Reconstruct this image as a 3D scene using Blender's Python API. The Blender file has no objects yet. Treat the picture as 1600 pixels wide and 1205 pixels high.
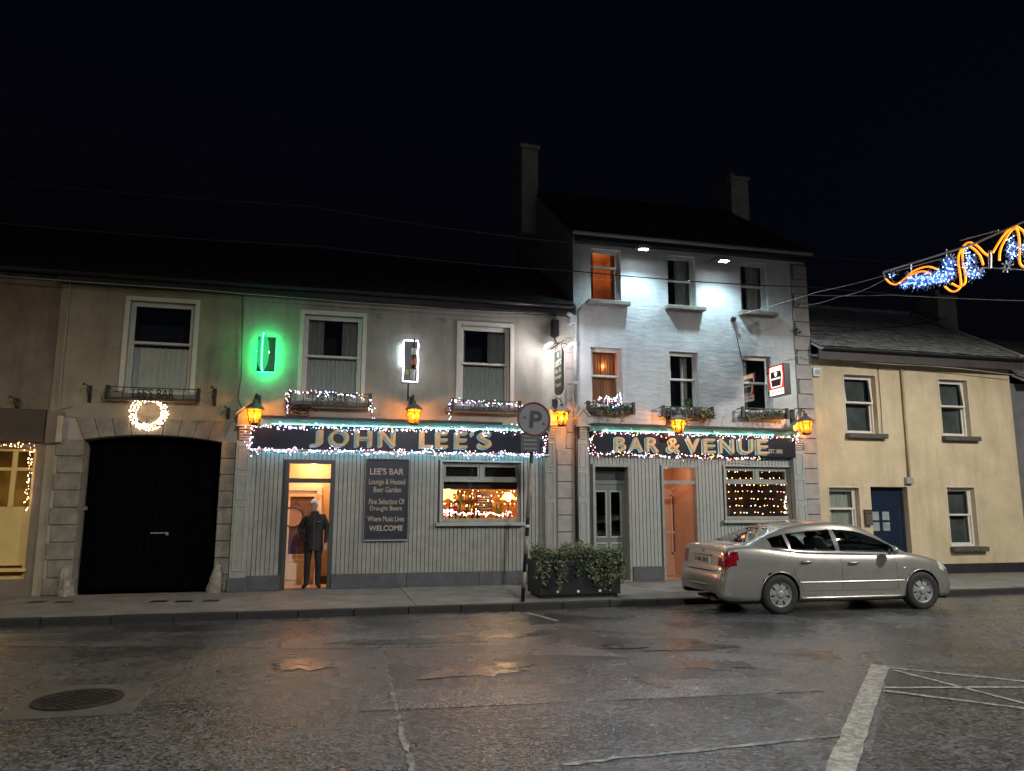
import bpy, bmesh, math, random
from mathutils import Vector, Matrix
random.seed(7)
sc = bpy.context.scene
col = sc.collection
R = math.radians

# ------------------------------------------------------------------ camera
F, YAW, PITCH, ROLL, DIST, CAMH = 1165.0, 0.245834, 0.156694, 0.002433, 15.797, 1.7
PW, PH = 1600.0, 1205.0
def _axes():
    cy, sy, cp, sp = math.cos(YAW), math.sin(YAW), math.cos(PITCH), math.sin(PITCH)
    r = Vector((cy, -sy, 0)); f0 = Vector((sy, cy, 0)); u0 = Vector((0, 0, 1))
    f = cp*f0+sp*u0; u = -sp*f0+cp*u0
    cr, sr = math.cos(ROLL), math.sin(ROLL)
    return cr*r+sr*u, -sr*r+cr*u, f
AR, AU, AF = _axes()
CAM = Vector((0, -DIST, CAMH))
cd = bpy.data.cameras.new('camera'); cam = bpy.data.objects.new('camera', cd); col.objects.link(cam)
m = Matrix((AR, AU, -AF)).transposed().to_4x4(); m.translation = CAM
cam.matrix_world = m
cd.sensor_fit = 'HORIZONTAL'; cd.sensor_width = 36.0; cd.lens = 36.0*F/PW
cd.clip_start = 0.05; cd.clip_end = 3000
sc.camera = cam

# ------------------------------------------------------------------ world, moon, exposure
wd = bpy.data.worlds.new('World'); sc.world = wd; wd.use_nodes = True
nt = wd.node_tree; nt.nodes.clear()
sky = nt.nodes.new('ShaderNodeTexSky'); sky.sky_type = 'NISHITA'; sky.sun_disc = False
sky.sun_elevation = R(-4.0); sky.sun_rotation = R(150); sky.air_density = 1.0; sky.dust_density = 0.8; sky.ozone_density = 2.0
bg = nt.nodes.new('ShaderNodeBackground'); bg.inputs[1].default_value = 0.065
wo = nt.nodes.new('ShaderNodeOutputWorld')
nt.links.new(sky.outputs[0], bg.inputs[0]); nt.links.new(bg.outputs[0], wo.inputs[0])
sl = bpy.data.lights.new('moon', 'SUN'); sl.energy = 0.012; sl.angle = R(2); sl.color = (0.8, 0.88, 1.0)
so = bpy.data.objects.new('moon', sl); col.objects.link(so); so.rotation_euler = (R(40), 0, R(25))
sc.view_settings.view_transform = 'Standard'; sc.view_settings.look = 'None'
sc.view_settings.gamma = 1; sc.view_settings.use_curve_mapping = False
sc.view_settings.exposure = 1.4
cy = sc.cycles
sc.render.engine = 'CYCLES'
cy.use_denoising = True
cy.max_bounces = 8; cy.diffuse_bounces = 3; cy.glossy_bounces = 3; cy.transparent_max_bounces = 24; cy.transmission_bounces = 4
cy.sample_clamp_indirect = 4.0; cy.caustics_reflective = False; cy.caustics_refractive = False

# ------------------------------------------------------------------ pixel helpers (1600 x 1205 photograph pixels)
def ray(px, py): return AF*F+AR*(px-PW/2)+AU*(PH/2-py)
def W(px, py, Y=0.0):
    d = ray(px, py); return CAM+d*((Y-CAM.y)/d.y)
def G(px, py, z=0.0):
    d = ray(px, py); return CAM+d*((z-CAM.z)/d.z)
def XZ(px, py, Y=0.0):
    p = W(px, py, Y); return p.x, p.z
def wx(px, py=700, Y=0.0): return W(px, py, Y).x
def wz(px, py, Y=0.0): return W(px, py, Y).z

# ------------------------------------------------------------------ materials
MATS = {}
def _n(nt, t, **k):
    n = nt.nodes.new(t)
    for a, b in k.items(): setattr(n, a, b)
    return n
def mat(name, c, rough=0.6, metal=0.0, var=0.12, vs=3.0, bump=0.0, bs=40.0, stretch=(1, 1, 1), spec=0.5, stain=0.0, stainc=None, stains=None, rvar=0.0, coat=0.0, bump2=None):
    """procedural principled: two-scale colour variation, stains, bump, roughness variation"""
    if name in MATS: return MATS[name]
    mt = bpy.data.materials.new(name); mt.use_nodes = True; nt = mt.node_tree; L = nt.links.new
    b = nt.nodes['Principled BSDF']
    b.inputs['Metallic'].default_value = metal; b.inputs['Roughness'].default_value = rough
    b.inputs['Specular IOR Level'].default_value = spec; b.inputs['Coat Weight'].default_value = coat
    geo = _n(nt, 'ShaderNodeNewGeometry'); mp = _n(nt, 'ShaderNodeMapping'); mp.inputs['Scale'].default_value = stretch
    L(geo.outputs['Position'], mp.inputs[0])
    n1 = _n(nt, 'ShaderNodeTexNoise'); n1.inputs['Scale'].default_value = vs; n1.inputs['Detail'].default_value = 6; n1.inputs['Roughness'].default_value = 0.65
    L(mp.outputs[0], n1.inputs['Vector'])
    lo = [max(0, x*(1-var*2)) for x in c]; hi = [min(1, x*(1+var*2)) for x in c]
    rp = _n(nt, 'ShaderNodeValToRGB'); rp.color_ramp.elements[0].position = 0.25; rp.color_ramp.elements[1].position = 0.75
    rp.color_ramp.elements[0].color = (*lo, 1); rp.color_ramp.elements[1].color = (*hi, 1)
    L(n1.outputs[0], rp.inputs[0]); out = rp.outputs[0]
    if stain > 0:
        mp2 = _n(nt, 'ShaderNodeMapping'); mp2.inputs['Scale'].default_value = stains or (2.2, 2.2, 0.35); L(geo.outputs['Position'], mp2.inputs[0])
        n2 = _n(nt, 'ShaderNodeTexNoise'); n2.inputs['Scale'].default_value = 1.1; n2.inputs['Detail'].default_value = 8; n2.inputs['Roughness'].default_value = 0.7
        L(mp2.outputs[0], n2.inputs['Vector'])
        r2 = _n(nt, 'ShaderNodeValToRGB'); r2.color_ramp.elements[0].position = 0.44 if stains else 0.48; r2.color_ramp.elements[1].position = 0.56 if stains else 0.72
        r2.color_ramp.elements[0].color = (0, 0, 0, 1); r2.color_ramp.elements[1].color = (stain, stain, stain, 1)
        L(n2.outputs[0], r2.inputs[0])
        mx = _n(nt, 'ShaderNodeMix', data_type='RGBA'); L(r2.outputs[0], mx.inputs[0]); L(out, mx.inputs[6])
        mx.inputs[7].default_value = (*(stainc or [x*0.45 for x in c]), 1); out = mx.outputs[2]
    L(out, b.inputs['Base Color'])
    if rvar > 0:
        n3 = _n(nt, 'ShaderNodeTexNoise'); n3.inputs['Scale'].default_value = vs*0.35; n3.inputs['Detail'].default_value = 5
        L(mp.outputs[0], n3.inputs['Vector'])
        mr = _n(nt, 'ShaderNodeMapRange'); mr.inputs[1].default_value = 0.35; mr.inputs[2].default_value = 0.65
        mr.inputs[3].default_value = max(0.05, rough-rvar); mr.inputs[4].default_value = min(1, rough+rvar)
        L(n3.outputs[0], mr.inputs[0]); L(mr.outputs[0], b.inputs['Roughness'])
    if bump > 0:
        n4 = _n(nt, 'ShaderNodeTexNoise'); n4.inputs['Scale'].default_value = bs; n4.inputs['Detail'].default_value = 5; n4.inputs['Roughness'].default_value = 0.6
        L(mp.outputs[0], n4.inputs['Vector'])
        bp = _n(nt, 'ShaderNodeBump'); bp.inputs['Strength'].default_value = 1.0; bp.inputs['Distance'].default_value = bump
        L(n4.outputs[0], bp.inputs['Height'])
        if bump2:
            n5 = _n(nt, 'ShaderNodeTexNoise'); n5.inputs['Scale'].default_value = bump2[1]; n5.inputs['Detail'].default_value = 3
            mp3 = _n(nt, 'ShaderNodeMapping'); mp3.inputs['Scale'].default_value = bump2[2]; L(geo.outputs['Position'], mp3.inputs[0]); L(mp3.outputs[0], n5.inputs['Vector'])
            b2 = _n(nt, 'ShaderNodeBump'); b2.inputs['Strength'].default_value = 1.0; b2.inputs['Distance'].default_value = bump2[0]
            L(n5.outputs[0], b2.inputs['Height']); L(b2.outputs[0], bp.inputs['Normal'])
        L(bp.outputs[0], b.inputs['Normal'])
    MATS[name] = mt; return mt
def emat(name, c, s):
    if name in MATS: return MATS[name]
    mt = bpy.data.materials.new(name); mt.use_nodes = True; nt = mt.node_tree; b = nt.nodes['Principled BSDF']
    b.inputs['Base Color'].default_value = (*[x*0.5 for x in c], 1); b.inputs['Roughness'].default_value = 0.4
    b.inputs['Emission Color'].default_value = (*c, 1); b.inputs['Emission Strength'].default_value = s
    MATS[name] = mt; return mt
def glass(name, tint=(0.9, 0.95, 0.95), refl=0.06, rough=0.02):
    if name in MATS: return MATS[name]
    mt = bpy.data.materials.new(name); mt.use_nodes = True; nt = mt.node_tree; nt.nodes.clear(); L = nt.links.new
    tr = _n(nt, 'ShaderNodeBsdfTransparent'); tr.inputs[0].default_value = (*tint, 1)
    gl = _n(nt, 'ShaderNodeBsdfGlossy'); gl.inputs['Roughness'].default_value = rough; gl.inputs[0].default_value = (0.95, 0.97, 1, 1)
    fr = _n(nt, 'ShaderNodeFresnel'); fr.inputs[0].default_value = 1.5
    ad = _n(nt, 'ShaderNodeMath', operation='ADD'); ad.inputs[1].default_value = refl; L(fr.outputs[0], ad.inputs[0])
    mx = _n(nt, 'ShaderNodeMixShader'); L(ad.outputs[0], mx.inputs[0]); L(tr.outputs[0], mx.inputs[1]); L(gl.outputs[0], mx.inputs[2])
    o = _n(nt, 'ShaderNodeOutputMaterial'); L(mx.outputs[0], o.inputs[0])
    MATS[name] = mt; return mt
def translucent(name, c, t=0.45, dim=(1,1,1)):
    if name in MATS: return MATS[name]
    mt = bpy.data.materials.new(name); mt.use_nodes = True; nt = mt.node_tree; nt.nodes.clear(); L = nt.links.new
    a = _n(nt, 'ShaderNodeBsdfTranslucent'); a.inputs[0].default_value = (*[q*k for q,k in zip(c,dim)], 1)
    d = _n(nt, 'ShaderNodeBsdfTransparent'); d.inputs[0].default_value = (*c, 1)
    mx = _n(nt, 'ShaderNodeMixShader'); mx.inputs[0].default_value = t; L(a.outputs[0], mx.inputs[1]); L(d.outputs[0], mx.inputs[2])
    o = _n(nt, 'ShaderNodeOutputMaterial'); L(mx.outputs[0], o.inputs[0])
    MATS[name] = mt; return mt

# ------------------------------------------------------------------ mesh builder
class MB:
    def __init__(s): s.v = []; s.f = []
    def add(s, vs, fs):
        o = len(s.v); s.v += [tuple(x) for x in vs]; s.f += [tuple(i+o for i in f) for f in fs]; return s
    def box(s, x0, x1, y0, y1, z0, z1):
        x0, x1 = sorted((x0, x1)); y0, y1 = sorted((y0, y1)); z0, z1 = sorted((z0, z1))
        return s.add([(x0,y0,z0),(x1,y0,z0),(x1,y1,z0),(x0,y1,z0),(x0,y0,z1),(x1,y0,z1),(x1,y1,z1),(x0,y1,z1)],
                     [(0,3,2,1),(4,5,6,7),(0,1,5,4),(1,2,6,5),(2,3,7,6),(3,0,4,7)])
    def quad(s, a, b, c, d): return s.add([a, b, c, d], [(0,1,2,3)])
    def prism(s, poly, y0, y1):
        """polygon in (x,z), counter-clockwise seen from -Y, extruded y0..y1"""
        n = len(poly)
        return s.add([(x,y0,z) for x,z in poly]+[(x,y1,z) for x,z in poly],
                     [tuple(range(n)), tuple(range(2*n-1, n-1, -1))]+[(i, i+n, (i+1)%n+n, (i+1)%n) for i in range(n)])
    def slab(s, poly, z0, z1):
        """polygon in (x,y) extruded z0..z1"""
        n = len(poly)
        return s.add([(x,y,z0) for x,y in poly]+[(x,y,z1) for x,y in poly],
                     [tuple(range(n-1,-1,-1)), tuple(range(n,2*n))]+[(i,(i+1)%n,(i+1)%n+n,i+n) for i in range(n)])
    def tube(s, pts, r, n=6, closed=False, caps=True):
        pts = [Vector(p) for p in pts]; k = len(pts); vs = []; fs = []
        for i, p in enumerate(pts):
            a = pts[i-1] if (i > 0 or closed) else p; b = pts[(i+1)%k] if (i < k-1 or closed) else p
            t = (b-a); t = t.normalized() if t.length > 1e-9 else Vector((0,0,1))
            up = Vector((0,0,1)) if abs(t.z) < 0.9 else Vector((0,1,0))
            e1 = t.cross(up).normalized(); e2 = e1.cross(t)
            rr = r[i] if isinstance(r, (list, tuple)) else r
            vs += [p+rr*(math.cos(2*math.pi*j/n)*e1+math.sin(2*math.pi*j/n)*e2) for j in range(n)]
        for i in range(k if closed else k-1):
            q = (i+1)%k
            fs += [(i*n+j, i*n+(j+1)%n, q*n+(j+1)%n, q*n+j) for j in range(n)]
        if caps and not closed: fs += [tuple(range(n-1,-1,-1)), tuple(range((k-1)*n, k*n))]
        return s.add(vs, fs)
    def lathe(s, prof, c=(0,0,0), n=16, axis='z', sx=1.0, sy=1.0, caps=True):
        """prof list of (r,h) about an axis"""
        vs = []; fs = []
        for r, h in prof:
            for j in range(n):
                a = 2*math.pi*(j+0.5)/n; x, y = r*math.cos(a)*sx, r*math.sin(a)*sy
                p = (x,y,h) if axis == 'z' else ((x,h,y) if axis == 'y' else (h,x,y))
                vs.append((c[0]+p[0], c[1]+p[1], c[2]+p[2]))
        for i in range(len(prof)-1):
            for j in range(n):
                q = (i*n+j, i*n+(j+1)%n, (i+1)*n+(j+1)%n, (i+1)*n+j)
                fs.append(q if axis != 'y' else q[::-1])
        k = len(prof)
        if caps and prof[0][0] > 1e-6: fs.append(tuple(range(n-1,-1,-1)))
        if caps and prof[-1][0] > 1e-6: fs.append(tuple(range((k-1)*n, k*n)))
        return s.add(vs, fs)
    def ell(s, c, rx, ry, rz, n=10, k=7):
        prof = [(math.sin(math.pi*i/(k))*1.0+1e-5, -math.cos(math.pi*i/k)) for i in range(k+1)]
        t = MB().lathe(prof, n=n)
        return s.add([(c[0]+x*rx, c[1]+y*ry, c[2]+z*rz) for x,y,z in t.v], t.f)
    def octa(s, c, r):
        x,y,z = c; a = random.random()*1.5; ca, sa = r*math.cos(a), r*math.sin(a)
        return s.add([(x+ca,y+sa,z),(x-sa,y+ca,z),(x-ca,y-sa,z),(x+sa,y-ca,z),(x,y,z+r*1.2),(x,y,z-r*1.2)],
                     [(0,1,4),(1,2,4),(2,3,4),(3,0,4),(1,0,5),(2,1,5),(3,2,5),(0,3,5)])
    def build(s, name, mt, parent=None, smooth=False, bevel=0.0, local=False, recalc=False):
        me = bpy.data.meshes.new(name)
        off = Vector((0,0,0))
        if parent is not None and not local: off = Vector(parent.get('_o', (0,0,0)))
        me.from_pydata([Vector(v)-off for v in s.v], [], s.f)
        if bevel > 0 or recalc:
            bm = bmesh.new(); bm.from_mesh(me)
            bmesh.ops.remove_doubles(bm, verts=bm.verts, dist=1e-5)
            bmesh.ops.recalc_face_normals(bm, faces=bm.faces)
            if bevel > 0:
                ed = [e for e in bm.edges if len(e.link_faces) == 2 and e.calc_face_angle(0) > 0.5]
                bmesh.ops.bevel(bm, geom=ed, offset=bevel, segments=1, affect='EDGES', clamp_overlap=True)
            bm.to_mesh(me); bm.free()
        if smooth: me.polygons.foreach_set('use_smooth', [True]*len(me.polygons))
        for q in (mt if isinstance(mt, (list, tuple)) else [mt]): me.materials.append(q)
        return link(name, me, parent)
def link(name, me, parent=None):
    o = bpy.data.objects.new(name, me); col.objects.link(o)
    if parent is not None:
        o.parent = parent
        o['_o'] = parent.get('_o', (0.0,0.0,0.0))
    return o
def tag(o, label=None, cat=None, group=None, kind=None):
    if label: o['label'] = label
    if cat: o['category'] = cat
    if group: o['group'] = group
    if kind: o['kind'] = kind
    return o
def thing(name, label, cat, loc=(0,0,0), group=None):
    o = bpy.data.objects.new(name, None); col.objects.link(o); o.location = loc; o['_o'] = tuple(float(x) for x in loc)
    o.empty_display_size = 0.1
    return tag(o, label, cat, group)
def lamp(kind, loc, energy, color, parent=None, size=0.03, **k):
    l = bpy.data.lights.new('light', kind); l.energy = energy; l.color = color
    if kind in ('POINT', 'SPOT'): l.shadow_soft_size = size
    for a, b in k.items(): setattr(l, a, b)
    o = bpy.data.objects.new('light', l); col.objects.link(o)
    off = Vector(parent.get('_o', (0,0,0))) if parent else Vector((0,0,0))
    o.location = Vector(loc)-off
    if parent: o.parent = parent
    return o
def glyphs(body, o, u, v, w, h, depth=0.01, bold=0.0, fit=True):
    """mesh (verts, faces) of built-in-font lettering fitted to w x h at origin o along u (right) and v (up)"""
    cu = bpy.data.curves.new('lettering', 'FONT'); cu.body = body; cu.extrude = 0.05; cu.offset = bold; cu.resolution_u = 4
    cu.align_x = 'LEFT'
    t = bpy.data.objects.new('lettering_source', cu); col.objects.link(t)
    dg = bpy.context.evaluated_depsgraph_get()
    me = bpy.data.meshes.new_from_object(t.evaluated_get(dg))
    vs = [q.co.copy() for q in me.vertices]; fs = [tuple(p.vertices) for p in me.polygons]
    bpy.data.objects.remove(t); bpy.data.curves.remove(cu); bpy.data.meshes.remove(me)
    if not vs: return [], []
    x0, x1 = min(q.x for q in vs), max(q.x for q in vs); y0, y1 = min(q.y for q in vs), max(q.y for q in vs)
    o, u, v = Vector(o), Vector(u), Vector(v); n = u.cross(v)
    return [o+u*((q.x-x0)/(x1-x0)*w)+v*((q.y-y0)/max(1e-6, y1-y0)*h)+n*((q.z+0.05)/0.1*depth) for q in vs], fs
UX, UZ, UY = (1,0,0), (0,0,1), (0,1,0)
def text(body, o, u, v, w, h, mt, parent, depth=0.01, bold=0.0, name='lettering'):
    a, f = glyphs(body, o, u, v, w, h, depth, bold)
    return MB().add(a, f).build(name, mt, parent)

# ------------------------------------------------------------------ palette
pl_pub = mat('plaster_pub', (0.385,0.378,0.33), 0.85, var=0.10, vs=1.6, bump=0.004, bs=30, stain=0.55, spec=0.25)
pl_gate = mat('plaster_gateway', (0.33,0.29,0.215), 0.88, var=0.14, vs=1.4, bump=0.005, bs=26, stain=0.6, spec=0.2)
pl_three = mat('render_three_storey', (0.52,0.53,0.54), 0.8, var=0.08, vs=2.0, bump=0.003, bs=28, stain=0.35, spec=0.3, bump2=(0.014, 3.6, (1,1,3.4)))
pl_house = mat('plaster_cream_house', (0.54,0.45,0.30), 0.8, var=0.10, vs=1.3, bump=0.005, bs=14, stain=0.7, stainc=(.36,.29,.18), spec=0.3)
pl_left = mat('plaster_left_shop', (0.21,0.17,0.13), 0.85, var=0.15, vs=1.6, bump=0.005, bs=26, stain=0.6)
pl_grey = mat('plaster_grey_house', (0.42,0.41,0.41), 0.85, var=0.1, bump=0.004, stain=0.4)
stone = mat('dressed_stone', (0.24,0.22,0.18), 0.85, var=0.22, vs=5, bump=0.008, bs=30, stain=0.3)
mortar = mat('mortar', (0.40,0.37,0.30), 0.9, var=0.1, bump=0.003)
quoin_m = mat('quoin_stone', (0.33,0.305,0.285), 0.8, var=0.12, vs=4, bump=0.005, bs=35)
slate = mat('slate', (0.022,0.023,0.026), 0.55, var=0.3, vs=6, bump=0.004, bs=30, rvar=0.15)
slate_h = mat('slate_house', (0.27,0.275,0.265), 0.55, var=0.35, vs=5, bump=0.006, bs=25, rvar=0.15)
white_f = mat('window_frame_white', (0.62,0.60,0.54), 0.4, var=0.06, vs=8)
sage = mat('sage_paint', (0.30,0.305,0.275), 0.42, var=0.10, vs=5, bump=0.0012, bs=40, stain=0.4)
sage_l = mat('sage_paint_trim', (0.36,0.385,0.36), 0.38, var=0.05, vs=6)
sage_d = mat('sage_shadow_gap', (0.05,0.055,0.05), 0.7, var=0.1)
plinth_m = mat('plinth_grey', (0.085,0.09,0.10), 0.55, var=0.15, vs=5, bump=0.001, stain=0.3)
fascia_m = mat('fascia_navy', (0.010,0.013,0.026), 0.3, var=0.1, vs=4)
black_m = mat('black_iron', (0.012,0.012,0.013), 0.45, var=0.2)
dark_m = mat('dark_timber', (0.008,0.009,0.012), 0.5, var=0.2, vs=6, bump=0.001, bs=20, stretch=(6,6,0.6))
gold = mat('gold_leaf', (0.66,0.48,0.25), 0.42, metal=0.0, var=0.12, vs=10)
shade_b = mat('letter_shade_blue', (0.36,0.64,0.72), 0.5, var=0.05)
green_c = mat('cornice_green', (0.16,0.42,0.32), 0.5, var=0.12, vs=4)
grey_m = mat('grey_plastic', (0.30,0.31,0.32), 0.5, var=0.06)
lead_m = mat('pipe_grey_paint', (0.35,0.37,0.37), 0.5, var=0.1, vs=8)
cable_m = mat('cable_grey', (0.35,0.35,0.33), 0.6, var=0.1)
cable_k = mat('cable_black', (0.02,0.02,0.02), 0.6, var=0.1)
room_m = mat('room_dark', (0.035,0.03,0.03), 0.9, var=0.2)
net_m = mat('net_curtain', (0.78,0.75,0.66), 0.9, var=0.12, vs=9, stretch=(6,1,0.5))
drape_m = mat('drape', (0.42,0.38,0.33), 0.9, var=0.15, vs=8, stretch=(6,1,0.5))
orange_drape = mat('orange_drape', (0.65,0.30,0.15), 0.9, var=0.1, vs=8, stretch=(6,1,0.5))
cream_w = mat('cream_wall', (0.76,0.58,0.40), 0.6, var=0.04)
cream_t = mat('cream_trim', (0.84,0.70,0.53), 0.4, var=0.03)
salmon_w = mat('salmon_wall', (0.66,0.40,0.26), 0.6, var=0.04)
salmon_t = mat('salmon_trim', (0.78,0.50,0.32), 0.4, var=0.03)
pane_m = glass('window_glass')
pane_d = glass('window_glass_dusky', (0.62,0.66,0.66), 0.07)
wood_m = mat('dark_wood', (0.10,0.05,0.025), 0.45, var=0.25, vs=5, bump=0.001, bs=20, stretch=(1,1,8))
timber_soffit = mat('brown_soffit', (0.065,0.055,0.055), 0.6, var=0.2, vs=5, stain=0.3)
sill_m = mat('sill_stone', (0.20,0.18,0.155), 0.8, var=0.15, vs=6, bump=0.003, bs=40)
leaf_a = mat('leaf_ivy', (0.055,0.085,0.035), 0.5, var=0.35, vs=12)
leaf_b = mat('leaf_pale', (0.17,0.19,0.105), 0.5, var=0.3, vs=12)
leaf_c = mat('leaf_fern', (0.05,0.13,0.04), 0.45, var=0.3, vs=12)

# ------------------------------------------------------------------ ground
def road_z(y):
    t = (y+7.2)/4.2
    return -0.11+0.08*(1-min(1.0, t*t))
KERB = -3.02
def asphalt(name, c, rough, coarse, seed):
    mt = bpy.data.materials.new(name); mt.use_nodes = True; nt = mt.node_tree; L = nt.links.new; b = nt.nodes['Principled BSDF']
    geo = _n(nt, 'ShaderNodeNewGeometry'); mp = _n(nt, 'ShaderNodeMapping'); mp.inputs['Location'].default_value = (seed, seed*2, 0); L(geo.outputs['Position'], mp.inputs[0])
    big = _n(nt, 'ShaderNodeTexNoise'); big.inputs['Scale'].default_value = 0.7; big.inputs['Detail'].default_value = 7; big.inputs['Roughness'].default_value = 0.6; L(mp.outputs[0], big.inputs['Vector'])
    fine = _n(nt, 'ShaderNodeTexVoronoi'); fine.inputs['Scale'].default_value = coarse; L(mp.outputs[0], fine.inputs['Vector'])
    f2 = _n(nt, 'ShaderNodeTexNoise'); f2.inputs['Scale'].default_value = coarse*0.8; f2.inputs['Detail'].default_value = 6; f2.inputs['Roughness'].default_value = 0.75; L(mp.outputs[0], f2.inputs['Vector'])
    rp = _n(nt, 'ShaderNodeValToRGB'); rp.color_ramp.elements[0].position = 0.3; rp.color_ramp.elements[1].position = 0.7
    rp.color_ramp.elements[0].color = (*[x*0.6 for x in c],1); rp.color_ramp.elements[1].color = (*[x*1.35 for x in c],1); L(big.outputs[0], rp.inputs[0])
    r2 = _n(nt, 'ShaderNodeValToRGB'); r2.color_ramp.elements[0].position = 0.35; r2.color_ramp.elements[1].position = 0.7
    r2.color_ramp.elements[0].color = (0.35,0.35,0.35,1); r2.color_ramp.elements[1].color = (1.0,1.0,1.0,1); L(f2.outputs[0], r2.inputs[0])
    mx = _n(nt, 'ShaderNodeMix', data_type='RGBA', blend_type='MULTIPLY'); mx.inputs[0].default_value = 1.0; L(rp.outputs[0], mx.inputs[6]); L(r2.outputs[0], mx.inputs[7])
    vc = _n(nt, 'ShaderNodeSeparateColor'); L(fine.outputs['Color'], vc.inputs[0])
    r3 = _n(nt, 'ShaderNodeMapRange'); r3.inputs[1].default_value = 0.0; r3.inputs[2].default_value = 1.0; r3.inputs[3].default_value = 0.15; r3.inputs[4].default_value = 2.9; L(vc.outputs[0], r3.inputs[0])
    mx2 = _n(nt, 'ShaderNodeVectorMath', operation='SCALE'); L(mx.outputs[2], mx2.inputs[0]); L(r3.outputs[0], mx2.inputs['Scale'])
    L(mx2.outputs[0], b.inputs['Base Color'])
    mr = _n(nt, 'ShaderNodeMapRange'); mr.inputs[1].default_value = 0.40; mr.inputs[2].default_value = 0.62; mr.inputs[3].default_value = rough[0]; mr.inputs[4].default_value = rough[1]
    L(big.outputs[0], mr.inputs[0]); L(mr.outputs[0], b.inputs['Roughness'])
    h = _n(nt, 'ShaderNodeMath', operation='ADD'); L(fine.outputs['Distance'], h.inputs[0]); L(f2.outputs[0], h.inputs[1])
    bp = _n(nt, 'ShaderNodeBump'); bp.inputs['Strength'].default_value = 1.0; bp.inputs['Distance'].default_value = 0.0042*40/coarse
    L(h.outputs[0], bp.inputs['Height']); L(bp.outputs[0], b.inputs['Normal'])
    b.inputs['Specular IOR Level'].default_value = 0.8
    MATS[name] = mt; return mt
asph = asphalt('asphalt', (0.066,0.068,0.070), (0.15,0.40), 40, 3.1)
asph_d = asphalt('asphalt_coarse', (0.050,0.053,0.057), (0.12,0.34), 32, 11.7)
asph_s = asphalt('asphalt_smooth', (0.090,0.092,0.094), (0.13,0.33), 56, 23.2)
conc = mat('pavement_concrete', (0.19,0.185,0.17), 0.7, var=0.2, vs=1.7, bump=0.004, bs=45, stain=0.25, rvar=0.15)
kerb_m = mat('kerb_stone', (0.018,0.017,0.016), 0.7, var=0.2, vs=4, bump=0.004, bs=30)
soil = mat('earth', (0.05,0.045,0.04), 0.9)
gnd = MB().quad((-1500,-1500,-0.35),(1500,-1500,-0.35),(1500,1500,-0.35),(-1500,1500,-0.35)).build('ground', soil)
tag(gnd, 'dark open ground beyond the street', None, None, 'structure')
def road_strip(x0, x1, y0, y1, dz, nx, ny):
    m = MB(); vs = []; fs = []
    for j in range(ny+1):
        y = y0+(y1-y0)*j/ny
        for i in range(nx+1): vs.append((x0+(x1-x0)*i/nx, y, road_z(y)+dz))
    for j in range(ny):
        for i in range(nx):
            a = j*(nx+1)+i; fs.append((a, a+1, a+nx+2, a+nx+1))
    return m.add(vs, fs)
road = road_strip(-70, 80, -11.6, KERB+0.02, 0, 20, 24).build('road', asph, smooth=True)
tag(road, 'worn damp asphalt street with patched repairs', None, None, 'structure')
def sheet(name, quads_px, mt, parent, dz, n=8):
    """a thin sheet following the road camber through four photo corners (bl, br, tr, tl)"""
    p = []
    for q in quads_px:
        w = G(q[0], q[1], -0.07); w = G(q[0], q[1], road_z(w.y)); p.append(w)
    m = MB(); vs = []; fs = []
    for j in range(n+1):
        for i in range(n+1):
            a = p[0].lerp(p[1], i/n); b = p[3].lerp(p[2], i/n); c = a.lerp(b, j/n); vs.append((c.x, c.y, road_z(c.y)+dz))
    for j in range(n):
        for i in range(n):
            a = j*(n+1)+i; fs.append((a, a+1, a+n+2, a+n+1))
    m.add(vs, fs); return m.build(name, mt, parent, smooth=True)
sheet('asphalt_patch', [(648,1240),(1500,1260),(1120,1030),(598,1018)], asph_d, road, 0.002)
sheet('asphalt_patch', [(438,1015),(860,1008),(900,988),(445,990)], asph_s, road, 0.0025)
sheet('asphalt_patch', [(560,1112),(1290,1080),(1200,1058),(600,1078)], asph_s, road, 0.004)
sheet('asphalt_patch', [(1350,1240),(2000,1200),(1700,1040),(1390,1042)], asph_d, road, 0.004)
sheet('asphalt_patch', [(-260,1010),(430,1012),(446,985),(-120,992)], asph_s, road, 0.0025)
paint = mat('road_paint', (0.33,0.32,0.275), 0.5, var=0.2, vs=14, stains=(16,16,16), stain=0.7, stainc=(0.07,0.068,0.062), bump=0.003, bs=60)
paint_w = mat('road_paint_worn', (0.24,0.236,0.22), 0.5, var=0.3, vs=12, stains=(12,12,12), stain=0.8, stainc=(0.06,0.058,0.055), bump=0.004, bs=50)
def strip(a, b, w, label, mt=paint, dz=0.0065, wob=0.0, n=24):
    """painted line from photo point a to b of width w metres"""
    A = G(*a, -0.05); A = G(*a, road_z(A.y)); B = G(*b, -0.05); B = G(*b, road_z(B.y))
    d = (B-A); d.z = 0; d.normalize(); s = Vector((-d.y, d.x, 0)); vs = []; fs = []
    for i in range(n+1):
        c = A.lerp(B, i/n)
        for k in (-1, 1):
            p = c+s*k*(w/2*(1-(random.random()*wob)))+s*(random.uniform(-1,1)*wob*w*0.25)
            vs.append((p.x, p.y, road_z(p.y)+dz))
    for i in range(n): fs.append((2*i, 2*i+1, 2*i+3, 2*i+2))
    o = MB().add(vs, fs).build('road_marking', mt)
    return tag(o, label, None, None, 'structure')
strip((1376,1040),(1306,1225), 0.19, 'thick pale painted line of the hatched box at lower right', wob=0.12)
strip((1388,1044),(1640,1070), 0.06, 'upper thin painted line running right from the thick line', wob=0.2, dz=0.0075)
strip((1396,1048),(1640,1111), 0.06, 'slanting painted hatch line at right', wob=0.3, dz=0.0085)
strip((1378,1076),(1640,1075), 0.06, 'level painted hatch line meeting the thick line', wob=0.3, dz=0.0095)
strip((1374,1080),(1640,1114), 0.06, 'lower painted hatch line at right', wob=0.3, dz=0.0105)
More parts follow.
